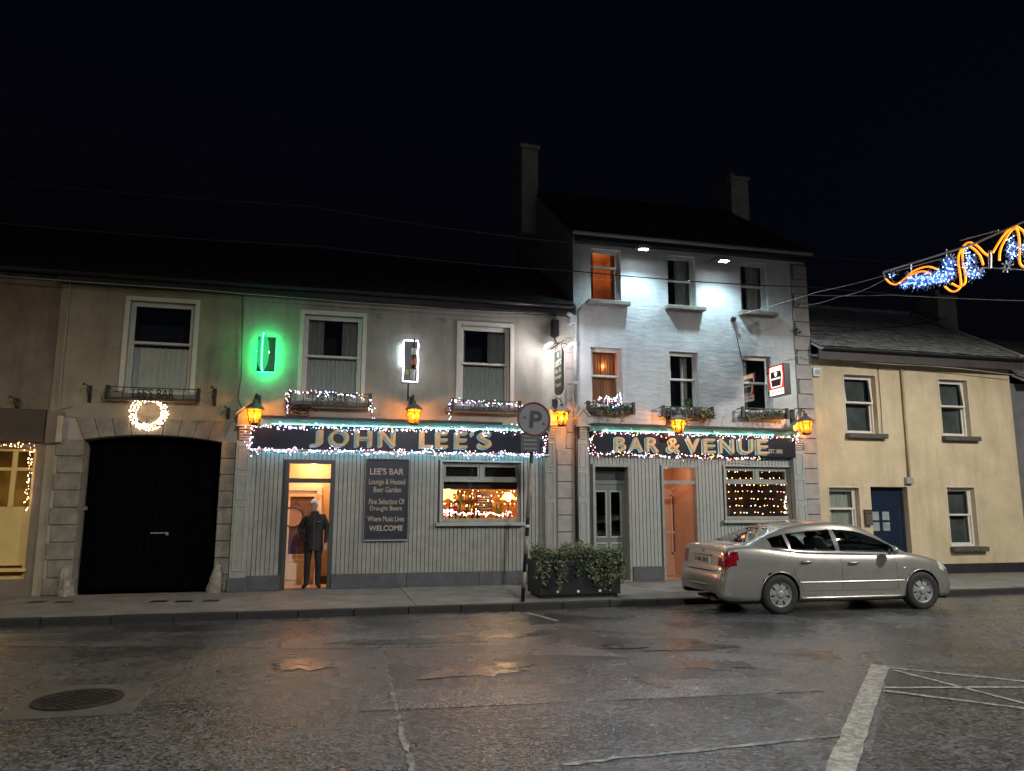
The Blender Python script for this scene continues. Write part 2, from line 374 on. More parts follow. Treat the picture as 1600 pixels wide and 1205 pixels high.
strip((880,1196),(1318,1150), 0.07, 'faint worn painted line along the road centre', mt=paint_w, wob=0.7)
strip((822,957),(872,971), 0.09, 'short painted parking bay tick by the planter', wob=0.2)
strip((598,1022),(648,1230), 0.06, 'white worn seam between two asphalt repairs', mt=paint_w, wob=0.9, dz=0.006, n=60)
strip((1040,958),(1120,951), 0.08, 'painted bay line beneath the parked saloon', wob=0.3)
strip((58,1007),(140,1004), 0.05, 'faint worn dash near the kerb at left', mt=paint_w, wob=0.8)
wet = mat('rain_water', (.04,.04,.041), .22, var=.35, vs=16, bump=.0035, bs=34, spec=.8, rvar=.1)
def puddle(label, blobs, seed):
    rnd = random.Random(seed)
    c0 = blobs[0]; A = G(c0[0],c0[1],-.05); A = G(c0[0],c0[1],road_z(A.y))
    E1 = G(c0[0]+c0[2],c0[1],road_z(A.y)); E2 = G(c0[0],c0[1]-c0[3],road_z(A.y)); rx, ry = (E1-A).length, (E2-A).length; n = 44; ph_ = [rnd.random()*6.28 for _ in range(6)]
    vs = [(A.x,A.y,road_z(A.y)+.0062)]
    for i in range(n):
        a = 2*math.pi*i/n; r = 1+.22*math.sin(2*a+ph_[0])+.16*math.sin(3*a+ph_[1])+.14*math.sin(5*a+ph_[2])+.12*math.sin(8*a+ph_[3])+.10*math.sin(13*a+ph_[4])
        x_, y_ = A.x+rx*r*math.cos(a), A.y+ry*r*math.sin(a); vs.append((x_,y_,road_z(y_)+.0062))
    o = MB().add(vs,[(0,1+i,1+(i+1)%n) for i in range(n)]).build('puddle', wet); return tag(o,label,None,None,'structure')
for i_,(lb,bl) in enumerate((('thin wet film on the road catching the bar window glow',(735,1050,62,9)),('small wet patch beside the film below the bar window',(800,1040,24,6)),('long wet streak on the road catching the right doorway',(1040,1008,95,8)),('wet patch below the right doorway streak',(1018,1062,26,8)),('wet streak near the box marking',(1120,1040,45,7)),('thin wet band before the left doorway',(690,1000,130,6)),('small wet patch before the black gates',(470,1040,40,8)))): puddle(lb,[bl],i_+3)
# pavement: bays of cast concrete and a kerb of long stones
pave = MB().box(-70, 80, KERB+0.155, -0.002, -0.3, -0.012).build('pavement', mortar); tag(pave, 'concrete footpath in front of the buildings', None, None, 'structure')
x = -13.0; k = 0
while x < 24:
    w = random.choice((1.9, 2.3, 2.6)); 
    MB().box(x+0.004, x+w-0.004, KERB+0.16, -0.004, -0.1, 0.0+random.uniform(-.002,.003)).build('paving_bay', conc, pave, bevel=0.004); x += w
MB().box(-70,-13.01, KERB+0.16,-0.004,-0.1,0).build('paving_bay', conc, pave); MB().box(x+.01,80, KERB+0.16,-0.004,-0.1,0).build('paving_bay', conc, pave)
x = -13.0
ks = []
while x < 24:
    w = random.uniform(0.86, 0.95)
    MB().box(x+0.004, x+w-0.004, KERB+random.uniform(-.004,.004), KERB+0.152, -0.3, 0.002+random.uniform(-.004,.003)).build('kerb_stone', kerb_m, pave, bevel=0.012); x += w
MB().box(-70,-13.01,KERB,KERB+.152,-.3,0).build('kerb_stone', kerb_m, pave); MB().box(x+.01,80,KERB,KERB+.152,-.3,0).build('kerb_stone', kerb_m, pave)
near = MB().box(-70,80,-30,-11.6,-0.3,0.0).build('footpath', conc); tag(near, 'footpath on the near side of the street', None, None, 'structure')
iron_c = mat('cast_iron_cover', (0.045,0.043,0.04), 0.45, metal=0.6, var=0.2, vs=12, bump=0.002)
for i, (px, py, lb) in enumerate([(57,941,'dark utility lid in the footpath below the yellow shop window'),(100,941,'dark utility lid in the footpath before the left guard stone'),(248,940,'left one of three utility lids in front of the black gates'),(287,940,'middle one of three utility lids in front of the black gates'),(330,939,'right one of three utility lids in front of the black gates')]):
    p = G(px, py, 0); t = thing('utility_lid', lb, 'utility lid', (p.x,p.y,0.004), 'utility lids in the footpath')
    MB().box(p.x-.14,p.x+.14,p.y-.1,p.y+.1,-.01,.006).build('frame', iron_c, t, bevel=.003); MB().box(p.x-.115,p.x+.115,p.y-.075,p.y+.075,.006,.011).build('lid', iron_c, t, bevel=.002)
# manhole
c = G(122,1096,-0.04); cz = road_z(c.y)
mh = thing('manhole_cover', 'round iron manhole lid with raised bars in a concrete surround', 'manhole', (c.x,c.y,cz+.012))
crn = [G(q[0],q[1],cz) for q in ((-8,1126),(204,1115),(241,1068),(60,1074))]
MB().slab([(q.x,q.y) for q in crn], cz-0.03, cz+.006).build('surround', mat('manhole_concrete',(0.085,0.078,0.065),0.55,var=.2,vs=5,bump=.004,bs=30,rvar=.15), mh, bevel=.004)
mr_ = 0.33
MB().lathe([(mr_+.035,cz+.0),(mr_+.035,cz+.020),(mr_+.005,cz+.020),(mr_+.005,cz+.012),(0.001,cz+.012)], (c.x,c.y,0), 32).build('rim', iron_c, mh)
MB().lathe([(mr_,cz+.0),(mr_,cz+.018),(0.001,cz+.018)], (c.x,c.y,0), 32).build('lid', iron_c, mh)
for i in range(-7, 8):
    for j in range(-7, 8):
        x_, y_ = i*.042, j*.042
        if x_*x_+y_*y_ < (mr_-.03)**2 and (i+j) % 2 == 0:
            MB().box(c.x+x_-.016,c.x+x_+.016,c.y+y_-.012,c.y+y_+.012,cz+.0175,cz+.026).build('stud', iron_c, mh)

# ------------------------------------------------------------------ building helpers
def wall(name, mt, parent, x0, x1, z0, z1, Y, holes, thick=0.35):
    xs = sorted({x0,x1,*[h[0] for h in holes],*[h[1] for h in holes]}); zs = sorted({z0,z1,*[h[2] for h in holes],*[h[3] for h in holes]})
    m = MB(); 
    def inh(cx, cz): return any(h[0] < cx < h[1] and h[2] < cz < h[3] for h in holes)
    for i in range(len(xs)-1):
        for j in range(len(zs)-1):
            if not inh((xs[i]+xs[i+1])/2, (zs[j]+zs[j+1])/2):
                m.quad((xs[i],Y,zs[j]),(xs[i+1],Y,zs[j]),(xs[i+1],Y,zs[j+1]),(xs[i],Y,zs[j+1]))
    for h in holes:
        a,b,c,d = h[:4]; e = Y+(h[4] if len(h) > 4 else thick)
        m.quad((a,Y,c),(a,Y,d),(a,e,d),(a,e,c)); m.quad((b,Y,d),(b,Y,c),(b,e,c),(b,e,d))
        m.quad((a,Y,d),(b,Y,d),(b,e,d),(a,e,d)); m.quad((b,Y,c),(a,Y,c),(a,e,c),(b,e,c))
    return m.build(name, mt, parent)
def curtain(parent, xa, xb, za, zb, Y, mt, folds=9, amp=0.025, gather=0.0, name='curtain'):
    n = folds*6; vs = []; fs = []; ph = random.random()*6
    rows = 6
    for j in range(rows+1):
        t = j/rows; z = zb+(za-zb)*t
        for i in range(n+1):
            u = i/n; x_ = xa+(xb-xa)*u
            y_ = Y+amp*math.sin(u*folds*2*math.pi+ph+0.5*math.sin(t*2+u*5))*(0.6+0.4*math.sin(u*13+1))
            vs.append((x_, y_, z))
    for j in range(rows):
        for i in range(n):
            a = j*(n+1)+i; fs.append((a, a+1, a+n+2, a+n+1))
    return MB().add(vs, fs).build(name, mt, parent, smooth=True)
def rect_frame(m, x0, x1, z0, z1, y0, y1, w, wb=None, wt=None):
    wb = wb or w; wt = wt or w
    m.box(x0,x0+w,y0,y1,z0,z1); m.box(x1-w,x1,y0,y1,z0,z1); m.box(x0+w,x1-w,y0,y1,z0,z0+wb); m.box(x0+w,x1-w,y0,y1,z1-wt,z1)
    return m
def room(parent, x0, x1, z0, z1, y0, y1, mt, name='room'):
    m = MB()
    m.quad((x0,y1,z0),(x1,y1,z0),(x1,y1,z1),(x0,y1,z1)); m.quad((x0,y0,z0),(x0,y1,z0),(x0,y1,z1),(x0,y0,z1))
    m.quad((x1,y1,z0),(x1,y0,z0),(x1,y0,z1),(x1,y1,z1)); m.quad((x0,y0,z1),(x0,y1,z1),(x1,y1,z1),(x1,y0,z1)); m.quad((x0,y1,z0),(x0,y0,z0),(x1,y0,z0),(x1,y1,z0))
    return m.build(name, mt, parent)
def sash(parent, x0, x1, z0, z1, Y, rec=0.12, split=0.5, frame=white_f, fw=0.05, pane=pane_m, curt=(), light=None, rm=room_m, depth=0.9, tilt=0.0):
    """sash window in a hole x0..x1, z0..z1"""
    y0 = Y+rec; zm = z0+(z1-z0)*split
    w = rect_frame(MB(), x0,x1,z0,z1,y0,y0+0.09,fw).build('window', frame, parent, bevel=.004)
    up = rect_frame(MB(), x0+fw,x1-fw,zm,z1-fw,0,0.035,0.045)
    vs = up.v; L_ = z1-fw
    up.v = [(a, y0+0.012+b-math.tan(tilt)*(L_-c_), c_) for a,b,c_ in vs]
    up.build('sash', frame, w, bevel=.003)
    rect_frame(MB(), x0+fw,x1-fw,z0+fw,zm+.035,y0+.05,y0+.082,0.045).build('sash', frame, w, bevel=.003)
    pm = MB(); q = [(x0+fw+.045, zm+.045),(x1-fw-.045, zm+.045),(x1-fw-.045, z1-fw-.045),(x0+fw+.045, z1-fw-.045)]
    pm.quad(*[(a, y0+.03-math.tan(tilt)*(L_-c_), c_) for a,c_ in q]).build('pane', pane, w)
    MB().quad((x0+fw+.045,y0+.066,z0+fw+.045),(x1-fw-.045,y0+.066,z0+fw+.045),(x1-fw-.045,y0+.066,zm-.01),(x0+fw+.045,y0+.066,zm-.01)).build('pane', pane, w)
    room(w, x0-.05,x1+.05,z0-.05,z1+.05,y0+.1,y0+.1+depth, rm)
    for (a, b, c_, d, mt, folds) in curt:
        curtain(w, x0+fw+(x1-x0-2*fw)*a, x0+fw+(x1-x0-2*fw)*b, z0+(z1-z0)*c_, z0+(z1-z0)*d, y0+.16, mt, folds)
    if light: lamp('POINT', ((x0+x1)/2, y0+.55, z0+(z1-z0)*.75), light[0], light[1], w, .06)
    return w
def roof_plane(m, x0, x1, ye, ze, yr, zr, t=0.06):
    m.add([(x0,ye,ze),(x1,ye,ze),(x1,yr,zr),(x0,yr,zr),(x0,ye,ze-t),(x1,ye,ze-t),(x1,yr,zr-t),(x0,yr,zr-t)],
          [(0,1,2,3),(7,6,5,4),(0,4,5,1),(1,5,6,2),(2,6,7,3),(3,7,4,0)])
def slates(x0, x1, ye, ze, yr, zr, sw=0.27, sh=0.24, jit=0.012, t=0.012):
    """overlapping slates as one mesh"""
    m = MB(); L_ = math.hypot(yr-ye, zr-ze); d = ((yr-ye)/L_, (zr-ze)/L_); nrm = (-d[1], d[0]); n = int(L_/sh); k = 0
    for j in range(n+1):
        s0 = j*sh; s1 = min(L_, s0+sh*1.7); xx = x0-(sw/2 if j % 2 else 0)
        while xx < x1:
            a, b = max(x0,xx+.006), min(x1,xx+sw-.006); xx += sw
            if b-a < .03: continue
            l0 = t*1.6+random.uniform(0,jit); l1 = 0.002; ds = random.uniform(-.012,.012); tilt = random.uniform(-.006,.006)
            def P(s,l,x_): return (x_, ye+d[0]*s+nrm[0]*l, ze+d[1]*s+nrm[1]*l)
            m.add([P(s0+ds,l0+tilt,a),P(s0+ds,l0-tilt,b),P(s1,l1,b),P(s1,l1,a),P(s0+ds,l0-t,a),P(s0+ds,l0-t,b)],
                  [(0,1,2,3),(4,5,1,0),(4,0,3),(1,5,2)])
    return m
def gutter(parent, x0, x1, Y, z, mt, r=0.06, name='gutter'):
    pts = [(-r,0),(-r*.92,-r*.5),(-r*.5,-r*.92),(0,-r),(r*.5,-r*.92),(r*.92,-r*.5),(r,0)]
    vs = [(x_, Y+a, z+b) for x_ in (x0,x1) for a,b in pts]; n = len(pts)
    vs += [(x_, Y+a*.86, z+b*.86) for x_ in (x0,x1) for a,b in pts]
    fs = [(i,i+n,i+n+1,i+1) for i in range(n-1)]+[(2*n+i,2*n+i+1,3*n+i+1,3*n+i) for i in range(n-1)]+[(0,2*n,3*n,n),(n-1,2*n-1,4*n-1,3*n-1)]
    fs += [(0,1,2,3,4,5,6),(n+6,n+5,n+4,n+3,n+2,n+1,n)]
    return MB().add(vs, fs).build(name, mt, parent)
def pilaster(parent, x0, x1, zt, Yb=-0.02, proj=0.16, mt=sage, tr=sage_l):
    """panelled shopfront pilaster with console and gabled cap"""
    w = x1-x0; Yf = Yb-proj; zc = zt-0.42
    p = MB().box(x0,x1,Yf,Yb,0.26,zc).build('pilaster', mt, parent, bevel=.006)
    MB().box(x0-.02,x1+.02,Yf-.025,Yb,0.0,0.26).build('base', plinth_m, p, bevel=.008)
    H = zc-.26
    for a, b in ((0.05,0.52),(0.565,0.745),(0.785,0.965)):
        z0, z1 = .26+H*a, .26+H*b; m = MB()
        rect_frame(m, x0+w*.17, x1-w*.17, z0, z1, Yf-.016, Yf+.001, .018)
        m.build('panel_bead', tr, p, bevel=.003)
    cns = MB()
    for i in range(5):
        z = zc+.006+i*.052; o = .02+.014*i
        cns.box(x0+w*.14, x1-w*.14, Yf-o, Yb, z, z+.040)
    cns.box(x0+w*.2, x1-w*.2, Yf-.01, Yb, zc, zc+.27)
    cns.build('console', mt, p, bevel=.004)
    MB().box(x0-.02,x1+.02,Yf-.10,Yb,zc+.27,zc+.31).build('cap_ledge', tr, p, bevel=.004)
    xm = (x0+x1)/2; z = zc+.312
    MB().prism([(x0,z),(x1,z),(x1,z+.19),(xm,z+.33),(x0,z+.19)], Yf-.07, Yb).build('cap_block', mt, p, bevel=.004)
    MB().prism([(x0-.03,z+.185),(xm,z+.345),(x1+.03,z+.185),(x1+.03,z+.225),(xm,z+.39),(x0-.03,z+.225)], Yf-.10, Yb).build('cap_gable', tr, p)
    m = MB(); rect_frame(m, x0+w*.28,x1-w*.28,z+.03,z+.17,Yf-.082,Yf-.069,.015); m.build('cap_bead', tr, p)
    return p
def boards(parent, x0, x1, z0, z1, Y, openings, pitch=0.085, mt=sage):
    n = round((x1-x0)/pitch); pw = (x1-x0)/n
    for i in range(n):
        a, b = x0+i*pw+.0055, x0+(i+1)*pw-.0055; segs = [(z0,z1)]
        for (ox0,ox1,oz0,oz1) in openings:
            if a < ox1-.01 and b > ox0+.01:
                if a < ox0: 
                    b2 = ox0
                ns = []
                for s0,s1 in segs:
                    if s1 <= oz0 or s0 >= oz1: ns.append((s0,s1)); continue
                    if s0 < oz0: ns.append((s0,oz0))
                    if s1 > oz1: ns.append((oz1,s1))
                segs = ns
        for s0,s1 in segs:
            if s1-s0 > .03: MB().box(a,b,Y-.018+random.uniform(-.0015,.0015),Y,s0,s1).build('board', mt, parent, bevel=.003)
def sign_letters(parent, spec, Y, sh=(-.042,-.032)):
    """spec: (char, pxl, pxr, pyt, pyb)"""
    for ch, a, b, t, bo in spec:
        p0 = W(a, bo, Y); p1 = W(b, t, Y); w, h = p1.x-p0.x-abs(sh[0])*.8, p1.z-p0.z-abs(sh[1])*.8
        o = Vector((p0.x+abs(sh[0])*.8, Y-.012, p0.z+abs(sh[1])*.8))
        bold = .012 if ch not in "'" else .02
        vs, fs = glyphs(ch, o, UX, UZ, w, h, .012, bold)
        L_ = MB().add([(q.x, Y-.030+(q.y-Y), q.z) for q in vs], fs).build('letter', gold, parent)
        # block shade cast down-left, painted on the board: swept copies of the outline
        m = MB()
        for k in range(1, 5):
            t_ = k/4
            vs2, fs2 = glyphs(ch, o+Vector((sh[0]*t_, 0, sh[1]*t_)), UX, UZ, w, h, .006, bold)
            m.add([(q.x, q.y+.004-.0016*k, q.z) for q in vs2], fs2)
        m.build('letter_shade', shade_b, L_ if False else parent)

# ------------------------------------------------------------------ two-storey pub with gateway
pub = thing('pub_building', 'two-storey plastered pub with slate roof, arched gateway and grey-green shopfront', 'building', (1.0,0.0,0.0))
PX0, PX1 = wx(62,800), wx(897,600)
EZ = 6.08
gx0, gx1 = wx(121,800), wx(341,800); gzs, gzc = wz(123,687), wz(228,680)
d0, d1 = wx(447,800), wx(517,800); dz1 = wz(480,721)
b0, b1 = wx(690,760), wx(813,760); bz0, bz1 = wz(750,816), wz(750,723)
def wpx(l, r, t, b): return (wx(l,(t+b)/2), wx(r,(t+b)/2), wz((l+r)/2,b), wz((l+r)/2,t))
wg = wpx(198,301,472,617); w2 = wpx(473,565,493,629); w3 = wpx(719,797,510,637)
XM = wx(378,560)
holes_g = [wg+(.2,), (gx0,gx1,-.05,gzc,.5)]
wall('wall', pl_gate, pub, PX0, XM, -.05, EZ, 0, holes_g)
wall('wall', pl_pub, pub, XM, PX1, -.05, EZ, 0, [w2+(.2,), w3+(.2,), (d0,d1,-.05,dz1,.16), (b0,b1,bz0,bz1,.16)])
rf = MB(); roof_plane(rf, PX0-.0, PX1-.02, -.28, EZ+.02, 3.4, EZ+2.1); roof_plane(rf, PX1-.02, PX0, 7.1, EZ+.02, 3.4, EZ+2.1)
roof = rf.build('roof', slate, pub)
tag(slates(PX0, PX1-.05, -.30, EZ+.03, 3.3, EZ+2.06, .3, .26).build('slates', slate, roof), kind='stuff')
MB().box(PX0, PX1-.03, -.26, .0, EZ-.16, EZ-.02).build('eaves_board', dark_m, pub)
gutter(pub, PX0, PX1-.12, -.33, EZ+.0, dark_m, .065)
MB().box(PX0,PX0+.2,.01,7,-.05,EZ).build('side_wall', pl_gate, pub); MB().box(PX0,PX1,6.9,7,-.05,EZ).build('back_wall', pl_gate, pub)
# upper windows with plaster architraves and sills
for (x0,x1,z0,z1), cu, sp in ((wg, [(0,1,.03,.52,net_m,10)], .55), (w2, [(0,.98,.03,.52,net_m,13),(0,.33,.5,.97,drape_m,4),(.67,1,.5,.97,drape_m,4)], .52), (w3, [(0,1,.03,.52,net_m,13),(0,.1,.5,.97,drape_m,2),(.6,1,.5,.97,drape_m,5)], .53)):
    w = sash(pub, x0,x1,z0,z1,0,.1,sp,white_f,.045,pane_m,cu)
    m = MB(); rect_frame(m, x0-.085,x1+.085,z0-.0,z1+.085,-.028,-.002,.083,.001)
    m.build('architrave', white_f, w)
    MB().box(x0-.32,x1+.22,-.16,.0,z0-.15,z0-.003).build('sill', sill_m, w, bevel=.01)
# plaster band at first-floor level over the gateway
MB().box(XM-3.1, XM-.02, -.035,-.002, 3.30,3.345).build('string_course', pl_gate, pub, bevel=.008)
# gateway: jamb stones, voussoirs, black doors
gway = MB().box(gx0-.47,gx0,-.018,-.001,0,gzs+.42).build('gateway', mortar, pub)
MB().box(gx1,gx1+.36,-.018,-.001,0,gzs+.42).build('jamb_backing', mortar, gway)
nc = 9
for i in range(nc):
    h = gzs/nc
    for sd in (0,1):
        lw = .46-(.05 if i%2 else 0) if sd == 0 else .35-(.04 if i%2 else 0)
        xa, xb = (gx0-lw, gx0+.012) if sd == 0 else (gx1-.012, gx1+lw)
        MB().box(xa,xb,-.05-random.uniform(0,.008),.34,i*h+.006,(i+1)*h-.006).build('stone_block', stone, gway, bevel=.012)
NV = 9; xm = (gx0+gx1)/2; hw = (gx1-gx0)/2
def archz(x_): return gzs+(gzc-gzs)*(1-((x_-xm)/hw)**2)
for i in range(NV):
    u0, u1 = -1+2*i/NV, -1+2*(i+1)/NV
    def fan(u): return xm+u*hw, xm+u*hw*1.13
    a0,t0 = fan(u0); a1,t1 = fan(u1); zt = gzs+.43
    k = 4; bot = [(a0+.005+(a1-a0-.01)*q/k, archz(a0+(a1-a0)*q/k)) for q in range(k+1)]
    MB().prism(bot+[(t1-.005, zt),(t0+.005, zt)], -.055-random.uniform(0,.008), .34).build('voussoir', stone, gway, bevel=.008, recalc=True)
MB().box(gx0,gx1,-.018,.3,gzc+.0,gzs+.425).build('arch_backing', mortar, gway)
gate_m = mat('gate_black', (.0018,.002,.003), .85, var=.3, vs=5, spec=.03)
gate = MB().box(gx0+.03,gx1-.03,.42,.46,.0,gzc+.02).build('gate', gate_m, pub)
for s_ in (0,1):
    xa = gx0+.04 if s_ == 0 else xm+.006; xb = xm-.006 if s_ == 0 else gx1-.04
    lf = MB(); rect_frame(lf, xa,xb,.05,gzs-.02,.355,.415,.11); lf.box(xa+.11,xb-.11,.358,.415,1.25,1.37)
    lf = lf.build('leaf_frame', gate_m, gate, bevel=.006)
    n = 7
    for j in range(n):
        q0 = xa+.112+(xb-xa-.224)*j/n; q1 = xa+.112+(xb-xa-.224)*(j+1)/n
        MB().box(q0+.003,q1-.003,.38,.412,.15,gzs-.13).build('plank', gate_m, gate, bevel=.003)
    MB().box(xa+(.0 if s_ else -.03),xa+.03,.33,.36,1.55,1.62).build('hinge', mat('galvanised',(.4,.4,.38),.4,metal=.8), gate) if s_ == 0 else MB().box(xb-.03,xb+.03,.33,.36,1.55,1.62).build('hinge', MATS['galvanised'], gate)
pz = wz(250,835)
MB().box(xm-.02,xm+.30,.335,.356,pz,pz+.025).box(xm+.26,xm+.31,.325,.356,pz-.03,pz+.02).build('latch', MATS['galvanised'], gate)
def guard_stone(label, x_, s):
    t = thing('guard_stone', label, 'guard stone', (x_,-.1,0), 'guard stones at the gateway')
    m = MB(); n = 9; vs = []; fs = []
    for j in range(9):
        z = .52*j/8; r = .15*(1-.55*(j/8)**1.6)
        for i in range(n):
            a = 2*math.pi*i/n; rr = r*(1+random.uniform(-.09,.09))
            vs.append((x_+s*.10*(1-j/8)*0+rr*math.cos(a)+(-s)*.055*(j/8), -.06+rr*1.1*math.sin(a)+.05*(j/8), z if j else -.02))
    for j in range(8):
        for i in range(n): fs.append((j*n+i,j*n+(i+1)%n,(j+1)*n+(i+1)%n,(j+1)*n+i))
    fs.append(tuple(range(8*n,9*n)))
    m.add(vs,fs).build('stone', mat('guard_stone_m',(0.27,0.24,0.2),.9,var=.3,vs=9,bump=.012,bs=22), t, smooth=False)
guard_stone('rough tapering guard stone at the left foot of the black gateway', gx0-.06, 1)
guard_stone('rough tapering guard stone at the right foot of the black gateway', gx1+.02, -1)

# shopfront of the pub
SX0, SX1 = wx(390,800), wx(853,800)
FZ0, FZ1 = wz(620,705,-.22), wz(620,669,-.22)
sf = MB().box(SX0-.02,SX1+.02,-.034,-.002,.28,bz0-.002).box(SX0-.02,b0-.0,-.034,-.002,bz0,FZ1) if False else MB()
def backing(m, x0,x1,z0,z1,ops,Ya,Yb):
    xs = sorted({x0,x1,*[o[0] for o in ops],*[o[1] for o in ops]}); zs = sorted({z0,z1,*[max(z0,o[2]) for o in ops],*[o[3] for o in ops]})
    for i in range(len(xs)-1):
        for j in range(len(zs)-1):
            cx, cz_ = (xs[i]+xs[i+1])/2, (zs[j]+zs[j+1])/2
            if not any(o[0] < cx < o[1] and o[2] < cz_ < o[3] for o in ops): m.box(xs[i],xs[i+1],Ya,Yb,zs[j],zs[j+1])
ops = [(d0,d1,-.1,dz1),(b0,b1,bz0,bz1)]
backing(sf, SX0-.03, SX1+.03, .0, FZ1, ops, -.030, -.002)
shop = sf.build('shopfront', sage_d, pub)
pz1 = wz(380,900)
boards(shop, SX0, SX1, pz1, FZ0+.03, -.031, [(d0-.05,d1+.05,-.1,dz1+.03),(b0-.04,b1+.04,bz0-.06,bz1+.03)])
for a,b in ((SX0-.02,d0-.05),(d1+.05,SX1+.02)):
    n = max(1, round((b-a)/1.5))
    for i in range(n): MB().box(a+(b-a)*i/n+.002,a+(b-a)*(i+1)/n-.002,-.075,-.031,.0,pz1).build('plinth_panel', plinth_m, shop, bevel=.006)
# door frame
m = MB(); m.box(d0-.05,d0+.03,-.055,.1,0,dz1+.03); m.box(d1-.03,d1+.05,-.055,.1,0,dz1+.03); m.box(d0+.03,d1-.03,-.055,.1,dz1-.05,dz1+.03)
tz = wz(482,751); m.box(d0+.03,d1-.03,-.02,.09,tz-.045,tz+.045)
m.build('door_frame', mat('door_frame_dark',(.055,.06,.06),.4,var=.1), shop, bevel=.004)
MB().quad((d0+.03,.03,tz+.045),(d1-.03,.03,tz+.045),(d1-.03,.03,dz1-.05),(d0+.03,.03,dz1-.05)).build('transom_pane', pane_m, shop)
MB().box(d0+.03,d1-.03,-.05,.16,-.02,.02).build('doorstep', conc, shop, bevel=.006)
# vestibule with inner door
YB = 1.0
ve = room(pub, d0-.02,d1+.12,.0,dz1+.05,.161,YB, cream_w, 'vestibule')
def on(px,py,Y=YB): return XZ(px,py,Y)
m = MB(); a = on(461,768); b = on(503,905)
ix0, iz1 = on(447,760); ix1, _ = on(500,760)
m.box(ix0-.02,ix0+.045,YB-.06,YB-.004,.0,iz1); m.box(ix1-.05,ix1+.05,YB-.06,YB-.004,.0,iz1); m.box(ix0+.045,ix1-.05,YB-.06,YB-.004,iz1-.09,iz1)
m.build('inner_frame', cream_t, ve, bevel=.006)
gz0 = wz(470,866,YB); gz1 = wz(470,776,YB)
m = MB(); rect_frame(m, ix0+.05,ix1-.055,gz0-.05,gz1+.05,YB-.05,YB-.012,.055); m.box(ix0+.05,ix1-.055,YB-.046,YB-.010,.10,gz0-.05)
m.box(ix0+.09,ix1-.10,YB-.056,YB-.04,.16,.42); m.box(ix0+.09,ix1-.10,YB-.056,YB-.04,.47,gz0-.09)
m.build('inner_door', cream_t, ve, bevel=.004)
MB().box(ix0+.10,ix1-.11,YB-.022,YB-.014,gz0,gz1).build('inner_glazing', mat('inner_glazing_brown',(.16,.10,.07),.25,var=.3,vs=5), ve)
cx, cz_ = on(455,808,YB-.03); 
m = MB(); m.lathe([(.20,-.004),(.20,.004)], (cx+.04,YB-.034,cz_), 28, 'y'); m.build('round_sign', mat('round_sign_pink',(.45,.25,.16),.5), ve)
m = MB(); m.tube([(cx+.04+.21*math.cos(t_),YB-.04,cz_+.21*math.sin(t_)) for t_ in [2*math.pi*i/28 for i in range(28)]], .022, 6, True); m.build('round_sign_rim', wood_m, ve)
px_, pz_ = on(462,862,YB-.03)
MB().prism([(px_-.14,gz0+.01),(px_+.10,gz0+.01),(px_+.10,gz0+.28),(px_+.05,gz0+.40),(px_-.02,gz0+.43),(px_-.09,gz0+.40),(px_-.14,gz0+.28)], YB-.036,YB-.026).build('purple_panel', mat('purple_print',(.09,.06,.20),.4), ve)
MB().box(ix1+.06,d1+.10,YB-.03,YB-.004,.0,.16).build('skirting', wood_m, ve)
lamp('POINT', ((d0+d1)/2+.05, .62, dz1-.06), 9.5, (1.0,.54,.25), ve, .08)
# bar window
def shop_window(parent, x0,x1,z0,z1,Y=0.0,fr=sage,tfrac=.30,room_mt=room_m,depth=2.2,pane=pane_m,side=True):
    y0 = Y+.03
    w = rect_frame(MB(), x0,x1,z0,z1,y0,y0+.08,.05,.075,.05).build('window', fr, parent, bevel=.005)
    zt = z1-(z1-z0)*tfrac; xm_ = (x0+x1)/2
    MB().box(x0+.05,x1-.05,y0-.004,y0+.075,zt-.035,zt+.035).build('transom', fr, w, bevel=.004)
    MB().box(xm_-.035,xm_+.035,y0-.002,y0+.077,zt+.035,z1-.05).build('mullion', fr, w, bevel=.004)
    for a,b in ((x0+.05,xm_-.035),(xm_+.035,x1-.05)):
        rect_frame(MB(), a+.004,b-.004,zt+.039,z1-.054,y0+.012,y0+.06,.04).build('vent_sash', fr, w, bevel=.004)
        MB().quad((a+.044,y0+.035,zt+.079),(b-.044,y0+.035,zt+.079),(b-.044,y0+.035,z1-.094),(a+.044,y0+.035,z1-.094)).build('pane', pane_d, w)
    MB().quad((x0+.05,y0+.04,z0+.075),(x1-.05,y0+.04,z0+.075),(x1-.05,y0+.04,zt-.035),(x0+.05,y0+.04,zt-.035)).build('pane', pane, w)
    MB().box(x0-.13,x1+.07,-.17,-.034,z0-.075,z0-.005).build('sill', sage_l, w, bevel=.008)
    m = MB(); m.box(x0-.045,x0-.002,-.066,-.032,z0,z1+.035); m.box(x1+.002,x1+.045,-.066,-.032,z0,z1+.035); m.box(x0-.002,x1+.002,-.066,-.032,z1+.002,z1+.035); m.build('casing', sage_l, w, bevel=.004)
    return w
bw = shop_window(pub, b0,b1,bz0,bz1)
bar_wall = mat('bar_wallpaper', (.50,.24,.08), .7, var=.45, vs=14, bump=.002)
room(bw, b0-.7,b1+1.0,.35,bz1+.1,.17,2.3, bar_wall)
lamp('POINT', (b0+.35,1.5,bz0+.78), 15.0, (1.0,.48,.16), bw, .1)
lamp('POINT', (b1-.1,1.3,bz0+.75), 15.0, (1.0,.58,.22), bw, .1)
MB().box(b0-.6,b1+.9,.9,1.25,.36,bz0+.02).build('bar_counter', wood_m, bw)
MB().box(b0-.02,b1+.02,.18,.24,wz(750,764),bz1-.02).build('pelmet', mat('pelmet_dark',(.03,.028,.03),.7), bw)
